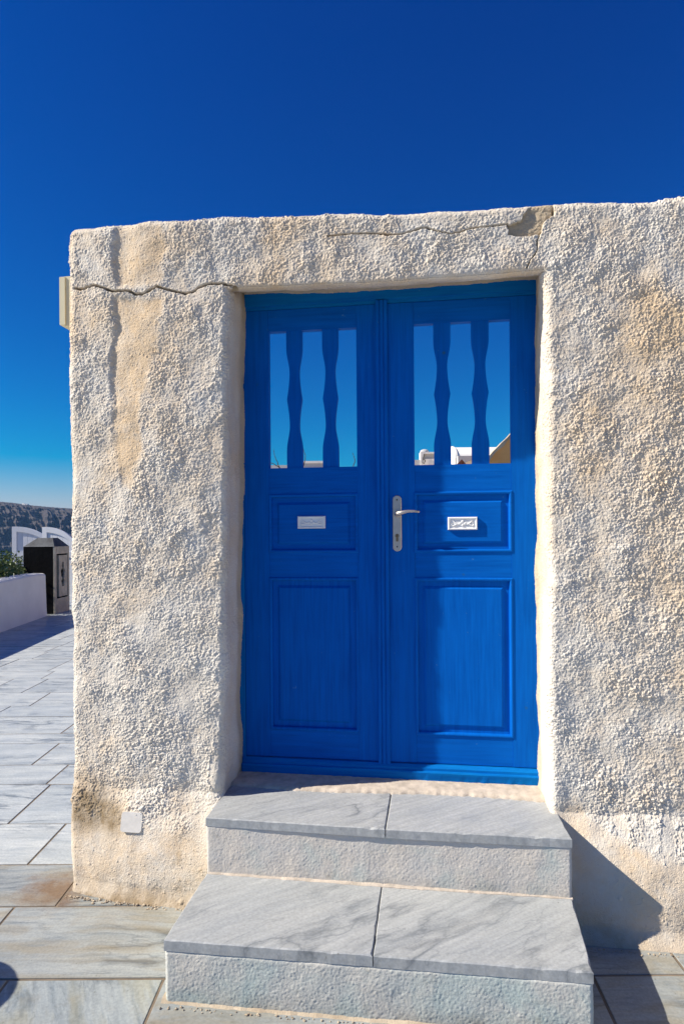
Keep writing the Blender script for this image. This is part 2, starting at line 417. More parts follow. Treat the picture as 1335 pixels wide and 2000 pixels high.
def cliffs():
    """the caldera rim across the water: a long ridge, steep towards us"""
    az = np.concatenate([np.linspace(-.95, -.62, 60, endpoint=False), np.linspace(-.62, -.38, 420, endpoint=False), np.linspace(-.38, .25, 120)])  # tangent of bearing off the view axis
    tt = np.linspace(0, 1, 90)
    A, T = np.meshgrid(az, tt, indexing='ij')
    a, t = A.ravel(), T.ravel()
    q = np.stack([a * 14, t * 3, np.zeros_like(a)], 1)
    px = a * 1212 + 667.5
    top_px = np.interp(px, [-500, -200, -60, 0, 30, 60, 100, 140, 220, 400, 700, 960], [74, 78, 70, 65, 62, 57.5, 53.5, 50.5, 44, 22, -8, -30])
    rid = 4600.0
    top = CAMH + top_px / 1212 * rid
    foot = 3780 + 160 * fbm(np.stack([a * 16, a * 0, a * 0], 1), 3, 3)
    depth = foot + (rid - foot) * (t ** 1.15)
    prof = sstep(0, 1, t) * .45 + t ** .8 * .55
    z = -112 + (top + 112) * prof
    gully = 1 - np.abs(fbm(np.stack([a * 42 + t * 1.3, t * 1.6, a * 0], 1), 21, 4, .55)) * 2
    bench = fbm(np.stack([a * 18, t * 7, a * 0 + 4], 1), 33, 4, .55)
    w = np.sin(np.pi * np.clip(t, 0, 1)) ** .7
    depth = depth - w * (gully * 190 + bench * 150)
    z = z + w * bench * 16 + (t > .97) * 3 * fbm(np.stack([a * 300, a * 0, a * 0], 1), 8, 2)
    X = a * depth
    co = np.stack([X * math.cos(YAW) - depth * math.sin(YAW), X * math.sin(YAW) + depth * math.cos(YAW) - DIST, z], 1)
    # plateau behind the rim
    n0, n1 = A.shape
    idx = np.arange(n0 * n1).reshape(n0, n1)
    f = np.stack([idx[:-1, :-1], idx[1:, :-1], idx[1:, 1:], idx[:-1, 1:]], -1).reshape(-1, 4)
    tag(link('cliffs', np_mesh('cliffs', co, f), M['rock'], smooth=False), kind='structure')
    bm = bmesh.new()
    add_box(bm, -14, 14, -8, 8, -3, 7); add_box(bm, 14, 30, -7, 8, -3, 5); add_prism(bm, [(-12, -6, 7), (-2, -6, 7), (-2, 6, 7), (-12, 6, 7)], [(-10, -4, 10), (-4, -4, 10), (-4, 4, 10), (-10, 4, 10)])
    o = obj('hilltop_house', bm, M['limewash'], loc=on_d(48, 985.6, 4570))
    tag(o, 'tiny white house far away on the rim of the cliff across the water', 'house')
terrain(); cliffs()

# ------------------------------------------------------------------ paving
def paving():
    bm = bmesh.new()
    q = [aisle(-7.5, -4), aisle(6, -4), aisle(6, 17), aisle(-7.5, 17)]
    add_prism(bm, [v + Vector((0, 0, -.045)) for v in q], [v + Vector((0, 0, -.0026)) for v in q])
    pave = tag(obj('pavement', bm, M['bed']), kind='structure')
    ys = [1287, 1311, 1326, 1353, 1379, 1400, 1433, 1452, 1494, 1532, 1609, 1689, 1771, 1913]
    rows = []
    for y in ys:
        w = on_z(60, y); d = w - Vector((0, -DIST, 0)); rows.append(d.dot(Fv))
    seq = list(rows)
    rnd = random.Random(3)
    while seq[0] < 16.4: seq.insert(0, seq[0] + rnd.choice([.33, .42, .5, .6]))
    while seq[-1] > -3.5: seq.append(seq[-1] - rnd.choice([.42, .5, .36]))
    known = {}                                                      # row near edge (index into ys) -> joints seen in the photo
    def J(k, *pts):
        known[ys[k]] = [tuple(((on_z(*p) - Vector((0, -DIST, 0))).dot(Rv)) for p in pr) for pr in pts]
    J(13 - 0, ((280, 2000), (317, 1919)), ((0, 1934), (14, 1918)), ((1194, 2000), (1161, 1913)))
    J(12, ((0, 1807), (25, 1777)), ((1335, 1894), (1325, 1879)))
    J(11, ((112, 1767), (140, 1730)))
    J(9, ((16, 1609), (98, 1534)))
    J(8, ((91, 1531), (132, 1496)))
    J(7, ((62, 1494), (115, 1453)))
    J(3, ((58, 1379), (99, 1353)))
    J(4, ((0, 1391), (21, 1380)))
    J(2, ((0, 1340), (26, 1327)), ((44, 1352), (93, 1327)))
    J(1, ((80, 1326), (105, 1312)))
    # J(k) is the row between ys[k] (far) and ys[k+1] (near)
    far_of = {seq[i]: None for i in range(len(seq))}
    rest = bmesh.new(); g = .005
    def solid(bm, x0a, x0b, x1a, x1b, zf, zn, lift):
        # far edge zf, near edge zn; a = far end, b = near end
        h = lift; be = .0012
        lo = [aisle(x0b + g, zn + g, -.03), aisle(x1b - g, zn + g, -.03), aisle(x1a - g, zf - g, -.03), aisle(x0a + g, zf - g, -.03)]
        mid = [Vector((v.x, v.y, h - be)) for v in lo]
        c = sum(mid, Vector()) / 4
        top = [Vector((v.x, v.y, h)) + (c - v).normalized() * be * 1.4 for v in mid]
        top = [Vector((v.x, v.y, h)) for v in top]
        a = [bm.verts.new(v) for v in lo]; b = [bm.verts.new(v) for v in mid]; d = [bm.verts.new(v) for v in top]
        bm.faces.new(a[::-1]); bm.faces.new(d)
        for u, w in ((a, b), (b, d)):
            for k in range(4): bm.faces.new((u[k], u[(k + 1) % 4], w[(k + 1) % 4], w[k]))
    seen = 0
    for i in range(len(seq) - 1):
        zf, zn = seq[i], seq[i + 1]
        js = []
        for y, v in known.items():
            if abs(rows[ys.index(y)] - zf) < 1e-6: js = [((a[1], a[0]) if True else a) for a in v]   # (far x, near x)
        if js:
            js = sorted(js)
            full = []
            x = js[0][0]
            while x > -7: x -= rnd.uniform(.55, 1.1); full.append((x, x))
            full = full[::-1]
            for k, j in enumerate(js):
                full.append(j)
                nx = js[k + 1][0] if k + 1 < len(js) else 5.4
                x = j[0] + rnd.uniform(.7, 1.15)
                while x < nx - .45: full.append((x, x)); x += rnd.uniform(.7, 1.15)
        else:
            x = -7.3 + rnd.uniform(0, .8); full = []
            while x < 5.4: full.append((x, x)); x += rnd.uniform(.55, 1.15)
        for (x0a, x0b), (x1a, x1b) in zip(full[:-1], full[1:]):
            lift = rnd.uniform(-.0012, .0012)
            # does it come into view: left of the wall, or on the strip in front of the wall and steps
            zc = max(.05, (zf + zn) / 2)
            pxl, pxr = CPX + FOC * x0a / zc, CPX + FOC * x1a / zc
            vis = zf > 1.75 and zn < 14.5 and pxr > -60 and pxl < 1420 and (zf > 0) and (pxl < 150 or (zn < 2.75))
            w0 = aisle((x0a + x1a) / 2, (zf + zn) / 2)
            if w0.y > .1 and w0.x > -1.5: vis = False
            if vis and seen < 290:
                bm = bmesh.new(); solid(bm, x0a, x0b, x1a, x1b, zf, zn, lift)
                cen = aisle((x0a + x1a) / 2, (zf + zn) / 2)
                for v in bm.verts: v.co = Matrix.Rotation(-YAW, 3, 'Z') @ (v.co - cen)
                mt = M['slab']
                if zn < 2.6: mt = M['slab_stain']
                if zf < 2.15: mt = M['slab_diag'] if x1b < -.5 else M['slab_stain']
                o = obj('paving_slab', bm, mt, pave, loc=cen); o.rotation_euler.z = YAW; seen += 1
            else: solid(rest, x0a, x0b, x1a, x1b, zf, zn, lift)
    o = obj('paving_field', rest, M['slab'], pave); o['kind'] = 'stuff'
paving()

# ------------------------------------------------------------------ the stucco wall
XL, XR, OL, OR_, ZT, ZL, TH = -1.552, 2.7, -.838, .440, 2.80, 2.512, .45
def lattice(Xs, Ys, Zs, patches):
    """patches: (axis, index on that axis, range of the other two); returns (ix,iy,iz) per unique vertex, quads"""
    nx, ny, nz = len(Xs), len(Ys), len(Zs)
    keys = []; shapes = []
    for ax, k, (a0, a1), (b0, b1) in patches:
        A, B = np.meshgrid(np.arange(a0, a1 + 1), np.arange(b0, b1 + 1), indexing='ij')
        K = np.full_like(A, k)
        t = {'x': (K, A, B), 'y': (A, K, B), 'z': (A, B, K)}[ax]
        keys.append((t[0] * ny + t[1]) * nz + t[2])
    allk = np.concatenate([k.ravel() for k in keys])
    u, inv = np.unique(allk, return_inverse=True)
    quads = []; off = 0
    for (ax, k, ra, rb), K in zip(patches, keys):
        I = inv[off:off + K.size].reshape(K.shape); off += K.size
        quads.append(np.stack([I[:-1, :-1], I[1:, :-1], I[1:, 1:], I[:-1, 1:]], -1).reshape(-1, 4))
    iz = u % nz; iy = (u // nz) % ny; ix = u // (ny * nz)
    return ix, iy, iz, quads
def span(*knots):
    """knots: value, step, value, step, value ..."""
    out = [np.array([knots[0]])]
    for k in range(1, len(knots), 2):
        a, st, b = knots[k - 1], knots[k], knots[k + 1]
        n = max(1, int(round(abs(b - a) / st)))
        out.append(np.linspace(a, b, n + 1)[1:])
    return np.concatenate(out)
def stucco_wall():
    s = .0022
    Xs = span(XL, s, OL, .01, OR_, s, .99, .009, 1.7, .03, XR)
    # fine over the opening too, for the lintel
    Xs = np.unique(np.round(np.concatenate([Xs[Xs <= OL + 1e-9], span(OL, s, OR_), Xs[Xs >= OR_ - 1e-9]]), 6))
    Ys = span(0, s, .06, .005, .24, .03, TH)
    Zs = span(-.04, s, ZL, s, ZT)
    iol, ior, izl = [int(np.argmin(np.abs(arr - v))) for arr, v in ((Xs, OL), (Xs, OR_), (Zs, ZL))]
    nx, ny, nz = len(Xs) - 1, len(Ys) - 1, len(Zs) - 1
    P = [('y', 0, (0, iol), (0, nz)), ('y', 0, (ior, nx), (0, nz)), ('y', 0, (iol, ior), (izl, nz)),
         ('x', 0, (0, ny), (0, nz)), ('z', nz, (0, nx), (0, ny)),
         ('x', iol, (0, ny), (0, izl)), ('x', ior, (0, ny), (0, izl)), ('z', izl, (iol, ior), (0, ny))]
    ix, iy, iz, quads = lattice(Xs, Ys, Zs, P)
    flip = [0, 0, 0, 1, 1, 0, 1, 0]
    F = np.concatenate([q[:, ::-1] if f else q for q, f in zip(quads, flip)])
    x, y, z = Xs[ix].copy(), Ys[iy].copy(), Zs[iz].copy()
    xo, yo, zo = x.copy(), y.copy(), z.copy()
    N = np.zeros((len(x), 3))
    front = iy == 0
    N[front, 1] -= 1; N[ix == 0, 0] -= 1; N[iz == nz, 2] += 1
    inop = (ix >= iol) & (ix <= ior) & (iz <= izl)
    N[inop & (ix == iol), 0] += 1; N[inop & (ix == ior), 0] -= 1; N[inop & (iz == izl), 2] -= 1
    # rounded outer edges: clamp to an inner block, push out by the radius
    r = .030
    cx_, cy_, cz_ = np.maximum(x, XL + r), np.maximum(y, r), np.minimum(z, ZT - r)
    outer = ((x < XL + r) | (z > ZT - r)) & (y <= TH)
    v = np.stack([x - cx_, np.minimum(y - cy_, 0), z - cz_], 1)
    L = np.linalg.norm(v, axis=1)
    m = outer & (L > 1e-6) & ((x < XL + r).astype(int) + (y < r) + (z > ZT - r) >= 2)
    n_ = v / np.maximum(L, 1e-6)[:, None]
    x[m] = (cx_ + n_[:, 0] * r)[m]; y[m] = (cy_ + n_[:, 1] * r)[m]; z[m] = (cz_ + n_[:, 2] * r)[m]; N[m] = n_[m]
    # rounded edges of the opening: jambs more than the lintel
    gx = np.where(x < OL, x - OL, np.where(x > OR_, x - OR_, 0.0)); gz = np.maximum(z - ZL, 0)
    onj = inop & ((ix == iol) | (ix == ior)); onl = inop & (iz == izl)
    d = np.hypot(gx, gz)
    dirx = np.where(d > 1e-6, gx / np.maximum(d, 1e-6), 0); dirz = np.where(d > 1e-6, gz / np.maximum(d, 1e-6), 0)
    dirx = np.where(onj, np.where(ix == iol, -1.0, 1.0), dirx); dirz = np.where(onl, 1.0, np.where(onj, 0.0, dirz))
    ln = np.maximum(np.hypot(dirx, dirz), 1e-6); dirx, dirz = dirx / ln, dirz / ln
    r2 = np.where(x > 0, .030, .024) * (1 - .4 * dirz)
    m = (d < r2) & (y < r2) & (inop | front) & (np.abs(dirx) + dirz > .1)
    cx2 = x + dirx * (r2 - d); cz2 = z + dirz * (r2 - d)
    v = np.stack([x - cx2, y - r2, z - cz2], 1); L = np.maximum(np.linalg.norm(v, axis=1), 1e-6); n_ = v / L[:, None]
    x[m] = (cx2 + n_[:, 0] * r2)[m]; y[m] = (r2 + n_[:, 1] * r2)[m]; z[m] = (cz2 + n_[:, 2] * r2)[m]; N[m] = n_[m]
    N /= np.maximum(np.linalg.norm(N, axis=1), 1e-6)[:, None]
    # the true outline: sloping top, leaning sides, hand-made waver
    top_line = np.interp(x, [XL, -1.2, -.8, -.19, .3, .95, XR], [.040, .022, .010, -.018, -.032, -.054, -.09])
    z += top_line * sstep(ZL + .02, ZT - .01, zo)
    lint = np.interp(x, [OL, -.2, OR_], [.006, -.012, -.006])
    z += lint * (1 - np.clip(np.abs(zo - ZL) / .12, 0, 1)) * (zo > ZL - .3)
    z += .062 * sstep(.0, .24, yo) * (iz == izl) * inop
    jl = np.interp(zo, [0, .45, 1.4, 2.5], [-.022, -.018, -.006, .014]); z0 = np.clip(1 - np.abs(xo - OL) / .2, 0, 1) * (xo < .2)
    x += jl * z0
    jr = np.interp(zo, [0, .45, 1.4, 2.5], [.000, .006, .008, .006]); x += jr * np.clip(1 - np.abs(xo - OR_) / .2, 0, 1) * (xo > -.2)
    p = np.stack([x, y, z], 1).astype(np.float32)
    wob = fbm(p * [3.2, 3.2, 3.2], 5, 3); wob2 = fbm(p * [3.2, 3.2, 3.2] + 31, 9, 3)
    edge = np.maximum(np.clip(1 - np.abs(xo - XL) / .15, 0, 1), np.clip(1 - d / .12, 0, 1))
    x += .010 * wob * edge; z += .009 * wob2 * np.maximum(np.clip(1 - np.abs(zo - ZT) / .12, 0, 1), np.clip(1 - np.abs(zo - ZL) / .08, 0, 1) * .5)
    # the battered foot
    bz = np.clip((.42 + .03 * wob - z) / .34, 0, 1)
    batter = -.098 * (1.55 * bz - .55 * bz ** 3) * .999 - .030 * np.clip((.055 - z) / .055, 0, 1) ** 1.6
    fw = np.clip(1 - yo / .12, 0, 1)
    y += batter * fw * np.interp(x, [XL, -1.3, .5, 1], [.72, .9, 1.05, 1.1])
    x += .040 * sstep(.0, .42, .42 - z) * np.clip(1 - (xo - XL) / .3, 0, 1)
    # bulge at the foot of the right jamb, flat trowelled mend at the foot of the left one
    y += .034 * np.clip((-1.02 - xo) / .51, 0, 1) ** 1.7 * fw
    y -= .008 * np.exp(-(((x - .475) / .045) ** 2 + ((z - .50) / .13) ** 2)) * fw
    y -= .020 * np.exp(-(((x + .885) / .045) ** 2 + ((z - .48) / .12) ** 2)) * fw
    # ---- where the rough cast is and is not
    wx = x + .020 * perlin(p * 14, 41) + .008 * perlin(p * 45, 43); wz = z + .020 * perlin(p * 14, 51) + .008 * perlin(p * 45, 53)
    fr = (yo < .02)
    def px_line(pts): return [(q.x, q.z) for q in (on_y(a, b, 0) for a, b in pts)]
    def near(pts, w): return poly_dist(wx, wz, px_line(pts)) < w
    PU = px_line([(212, 443), (228, 432), (318, 432), (330, 480), (322, 545), (306, 566), (228, 566), (212, 520)])
    PL = px_line([(212, 572), (322, 575), (318, 640), (296, 720), (276, 800), (284, 880), (262, 950), (230, 962), (216, 900), (206, 760), (210, 650)])
    upper = in_poly(wx, wz, PU); lower = in_poly(wx, wz, PL)
    du = np.minimum(poly_dist(wx, wz, PU + PU[:1]), 1) * upper; dl = np.minimum(poly_dist(wx, wz, PL + PL[:1]), 1) * lower
    patch = np.maximum(sstep(0, .034, du), sstep(0, .034, dl)) * fr
    skl = np.interp(wx, [-1.6, -1.45, -1.3, -1.0, -.85, .40, .55, .66, .80, .95, 1.2, 3], [.33, .30, .275, .27, .33, .42, .44, .36, .29, .27, .29, .29])
    skirt = 1 - sstep(-.012, .016, wz - skl)
    # smear marks of the trowel over the skirt
    smear = ((np.exp(-(((wx - .70) / .03) ** 2 + ((wz - .36) / .10) ** 2)) > .5) | (np.exp(-(((wx - .86) / .035) ** 2 + ((wz - .36) / .09) ** 2)) > .5)
             | (np.exp(-(((wx + .94) / .05) ** 2 + ((wz - .33) / .03) ** 2)) > .5)) & fr
    rev = np.where(xo > 0, sstep(.09, .16, yo), sstep(.025, .075, yo)) * ((inop) | (d < .02)) * (xo > XL + .1) * (zo < ZL + .02)
    jamb_mend = (np.exp(-(((wx + .885) / .028) ** 2 + ((wz - .50) / .10) ** 2)) > .45) & fr
    lintel_lip = np.clip(1 - gz / .035, 0, 1) * (xo > OL) * (xo < OR_) * (zo >= ZL - 1e-6)
    rough = 1 - np.maximum.reduce([patch * .84, skirt * .93, rev * np.where(iz == izl, .62, .70), np.where(smear, .8, 0), np.where(jamb_mend, .85, 0), lintel_lip * .6, (yo > .06) * 1.0 * .5])
    big = fbm(p * [3.0, 3.0, 3.0] + 3, 61, 3)
    vert = perlin(p * [9, 9, 2.2], 67)
    warp = .0034 * np.stack([perlin(p * 75, 71), perlin(p * 75, 72), perlin(p * 75, 73)], 1) + .0016 * np.stack([perlin(p * 190, 74), perlin(p * 190, 75), perlin(p * 190, 76)], 1)
    f1, rid = worley((p + warp) / .0078, 77)
    f2, rid2 = worley((p + 1.6 * warp) / .0165, 79)
    gr = sstep(.85, .10, f1) * (.05 + 1.0 * rid)
    g2 = np.clip(1 - f2, 0, 1) * (.3 + rid2)
    bil = np.abs(perlin(p * 138, 81)); fine = perlin(p * 260, 83)
    dens = .80 + .45 * big
    mid = np.clip(.78 + .95 * fbm(p * [8.5, 8.5, 7], 121, 3), .08, 1.45)
    h = rough * dens * (mid * (.0050 * gr + .0036 * g2 + .0040 * bil) + .0019 * fine + .0026 * perlin(p * 30, 123) * mid + .0042 * perlin(np.stack([(p[:, 0] + .6 * p[:, 2]) * 20, p[:, 1] * 6, (p[:, 2] - .6 * p[:, 0]) * 6], 1), 127) * np.clip(1.2 - mid, 0, 1) + .0022 * perlin(p * 100, 125))
    h += .0075 * big + .0030 * vert + .004 * perlin(p * 12, 85) + (1 - rough) * (.0014 * fine + .0010 * perlin(p * 75, 87) + .002 * perlin(p * 16, 88) + .0026 * np.clip(gr - .72, 0, 1) * 3)
    h += rev * .003 * perlin(p * [20, 20, 5], 89)
    h -= .0105 * patch * sstep(1.78, 2.25, z) * (1 - .95 * sstep(.0, .19, x - on_y(214, 700, 0).x))
    step_in = np.exp(-np.clip((wx - on_y(214, 600, 0).x) / .012, -9, 9) ** 2) * 0
    # the broken corner over the door and the cracks
    cr1 = px_line([(138, 557), (150, 560), (177, 552), (196, 558), (215, 566), (249, 566), (262, 573), (277, 573), (306, 559), (330, 566), (361, 573), (375, 570), (388, 561), (407, 554), (436, 554), (462, 562)])
    cr2 = px_line([(640, 462), (690, 456), (735, 456), (757, 459), (784, 457), (806, 450), (829, 444), (852, 452), (879, 457), (900, 452), (924, 445), (955, 442), (990, 438)])
    cr3 = px_line([(1056, 452), (1048, 470), (1049, 488), (1036, 508), (1027, 524)])
    cr4 = px_line([(1080, 399), (1080, 420)])
    broken = in_poly(x + .006 * perlin(p * 60, 91), z + .006 * perlin(p * 60, 93), px_line([(990, 441), (1000, 437), (1018, 428), (1030, 404), (1046, 392), (1081, 380), (1081, 418), (1064, 430), (1054, 458), (1010, 462), (992, 458)])) & (yo < .2)
    jx, jz = x + .004 * perlin(p * 70, 95), z + .004 * perlin(p * 70, 97)
    cw = .0046 + .0018 * perlin(p * 9, 99)
    dc = np.minimum(poly_dist(jx, jz, cr1) / 1.0, np.minimum(poly_dist(jx, jz, cr2) / .62, np.minimum(poly_dist(jx, jz, cr3) / .3, poly_dist(jx, jz, cr4) / .8)))
    crack = 1 - sstep(.55, 1.25, dc / cw)
    h = np.where(broken, (-.015 + .004 * perlin(p * 35, 101)) * np.clip(-N[:, 1], 0, 1) ** 2 + .45 * h, h)
    h -= .036 * crack * (yo < .03)
    # pits and blobs on the foot
    pit = np.clip(1 - worley(p / .11, 103)[0] / .10, 0, 1) * skirt
    h += pit * .010
    x += N[:, 0] * h; y += N[:, 1] * h; z += N[:, 2] * h
    # ---- colour wear
    tan = .09 + .64 * np.clip(.42 + 1.15 * fbm(p * 2.1 + 11, 107, 3), 0, 1) ** 1.8
    hi = sstep(1.2, 2.3, zo)
    tan *= .55 + .65 * hi
    tan += .45 * np.exp(-(((x - .80) / .24) ** 2 + ((z - 1.95) / .40) ** 2)) + .35 * np.exp(-(((x - .95) / .2) ** 2 + ((z - 1.3) / .5) ** 2))
    tan += patch * .55 + rev * (.12 + .25 * (xo > 0)) + skirt * (.08 + .35 * perlin(p * 7, 109) + .28 * (xo > .3)) + .30 * np.clip(fbm(p * [9, 9, 7], 113, 3), -.4, 1) + .22 * np.clip(perlin(p * 38, 115), -.5, 1) + lintel_lip * .15
    tan += .35 * np.exp(-(((x + 1.40) / .10) ** 2 + ((z - .55) / .18) ** 2))
    tan -= .3 * np.exp(-(((x + 1.15) / .25) ** 2 + ((z - .95) / .5) ** 2)) + .45 * np.exp(-(((x - .47) / .06) ** 2 + ((z - .75) / .40) ** 2))
    tan = np.clip(tan, 0, 1)
    dirt_dark = .95 * np.clip(1 - z / .07, 0, 1) ** .8 * skirt + 1.25 * np.exp(-(((x + 1.47) / .12) ** 2 + ((z - .33) / .10) ** 2)) + 1.1 * np.exp(-(((x + 1.33) / .06) ** 2 + ((z - .30) / .05) ** 2))
    dirt_dark += .45 * np.exp(-(((x + 1.02) / .012) ** 2 + ((z - .18) / .03) ** 2)) + .18 * skirt * np.clip(fbm(p * 6, 111, 3), 0, 1)
    dirt_dark = np.where(xo > .3, dirt_dark * .55, dirt_dark) + .7 * crack + .25 * np.clip(.5 - gr * .5 - g2, 0, 1) * rough  # cracks and the hollows between grains also turn darker brown
    att = np.stack([tan, np.clip(dirt_dark, 0, 1), np.maximum(np.where(broken, 1.0, 0), rev * sstep(.15, .20, yo) * .8)], 1)
    me = np_mesh('stucco_wall', np.stack([x, y, z], 1), F, np.clip(att, 0, 1))
    o = link('stucco_wall', me, M['stucco'], smooth=True)
    tag(o, 'tall rough cream stucco wall with a door opening and cracks', 'wall')
    # plain back and far end
    bm = bmesh.new()
    for a in ((XL + .02, OL - .01, -.04, ZT - .03), (OR_ + .01, XR, -.04, ZT - .10), (OL - .01, OR_ + .01, ZL + .01, ZT - .06)):
        add_box(bm, a[0], a[1], TH - .03, TH + .01, a[2], a[3])
    add_box(bm, XR - .02, XR + .01, .02, TH, -.04, ZT - .12)
    obj('wall_back', bm, M['limewash'], o)
    return o
wall = stucco_wall()
def wall_y(x, z, r=.04):
    n = len(wall.data.vertices); c = np.empty(n * 3, np.float32); wall.data.vertices.foreach_get('co', c); c = c.reshape(-1, 3)
    m = (np.abs(c[:, 0] - x) < r) & (np.abs(c[:, 2] - z) < r) & (c[:, 1] < .04)
    return float(np.median(c[m, 1]))

# ------------------------------------------------------------------ entrance steps
def rough_block(x0, x1, y0, y1, z0, z1, r, amp, seed, skew=None, res=.0032, lump=.003, dirt_h=.09):
    Xs, Ys, Zs = span(x0, res, x1), span(y0, res, min(y0 + .04, y1 - .01), .02, y1), span(z0, res, z1)
    nx, ny, nz = len(Xs) - 1, len(Ys) - 1, len(Zs) - 1
    ix, iy, iz, q = lattice(Xs, Ys, Zs, [('y', 0, (0, nx), (0, nz)), ('x', 0, (0, ny), (0, nz)), ('x', nx, (0, ny), (0, nz)), ('z', nz, (0, nx), (0, ny))])
    F = np.concatenate([q[0], q[1][:, ::-1], q[2], q[3][:, ::-1] if False else q[3]])
    x, y, z = Xs[ix].copy(), Ys[iy].copy(), Zs[iz].copy()
    zb = z.copy()
    c = np.stack([np.clip(x, x0 + r, x1 - r), np.maximum(y, y0 + r), np.minimum(z, z1 - r)], 1)
    v = np.stack([x, y, z], 1) - c; L = np.maximum(np.linalg.norm(v, axis=1), 1e-6); n = v / L[:, None]
    co = c + n * r
    p = co.astype(np.float32)
    h = lump * fbm(p * 7, seed, 2) + amp * (np.abs(perlin(p * 105, seed + 5)) + .6 * perlin(p * 210, seed + 7)) + .0004 * perlin(p * 35, seed + 9)
    co = co + n * h[:, None]
    if skew is not None: co[:, 1] += skew * (co[:, 0] - x0) / (x1 - x0)
    dirt_dark = np.clip(1 - (zb - z0) / dirt_h, 0, 1) * (.5 + .9 * fbm(p * 6, seed + 11, 3))
    att = np.stack([np.zeros_like(dirt_dark), np.clip(dirt_dark, 0, 1), np.zeros_like(dirt_dark)], 1)
    return co, F, att
def slab_mesh(bm, quad, z0, z1, chip=.0015, seed=0):
    """quad: front-left, front-right, back-right, back-left on plan; edges slightly chipped"""
    rnd = random.Random(seed)
    def edge(a, b, n): return [tuple(a[i] + (b[i] - a[i]) * k / n for i in (0, 1)) for k in range(n)]
    loop = edge(quad[0], quad[1], 26) + edge(quad[1], quad[2], 12) + edge(quad[2], quad[3], 8) + edge(quad[3], quad[0], 12)
    cx = sum(q[0] for q in quad) / 4; cyy = sum(q[1] for q in quad) / 4
    def ins(p, d): 
        return (p[0] + (d if p[0] < cx else -d) * (1 if abs(p[0] - cx) > .85 * abs(quad[0][0] - cx) else 0), p[1] + (d if p[1] < cyy else -d) * (1 if abs(p[1] - cyy) > .8 * abs(quad[0][1] - cyy) else 0))
    lo, mi, to = [], [], []
    for p in loop:
        c = rnd.random(); e = .0025 + (rnd.uniform(.002, .006) if c < .10 else rnd.uniform(0, chip))
        q = (p[0] + rnd.uniform(-.0004, .0004), p[1] + rnd.uniform(-.0006, .0006))
        lo.append((*q, z0)); mi.append((*q, z1 - e)); i = ins(q, e); to.append((*i, z1))
    a = [bm.verts.new(v) for v in lo]; b = [bm.verts.new(v) for v in mi]; c = [bm.verts.new(v) for v in to]
    n = len(a); bm.faces.new(a[::-1]); bm.faces.new(c)
    for u, w in ((a, b), (b, c)):
        for k in range(n): bm.faces.new((u[k], u[(k + 1) % n], w[(k + 1) % n], w[k]))
def ragged_strip(name, pts, w, h, seed, material, parent, jag=.18):
    """a thin line of mortar squeezed along an edge: pts on the ground line, w wide towards -y, h high"""
    rnd = random.Random(seed); bm = bmesh.new()
    P = []
    for a, b in zip(pts[:-1], pts[1:]):
        a, b = Vector(a), Vector(b); n = max(2, int((b - a).length / .02))
        P += [a.lerp(b, k / n) for k in range(n)]
    P.append(Vector(pts[-1]))
    rows = []
    for p in P:
        k = 1 + rnd.uniform(-jag, jag); j = 1 + rnd.uniform(-jag, jag)
        rows.append([bm.verts.new(p + Vector((0, dy * w * k, dz * h * j))) for dy, dz in ((1.5, -1), (1.5, 1.0), (.2, 1.05), (-.45, .62), (-1.0, .10), (-1.05, -1))])
    for a, b in zip(rows[:-1], rows[1:]):
        for k in range(5): bm.faces.new((a[k], b[k], b[k + 1], a[k + 1]))
        bm.faces.new((a[5], b[5], b[0], a[0]))
    bm.faces.new(rows[0]); bm.faces.new(rows[-1][::-1])
    return obj(name, bm, material, parent, smooth=False)
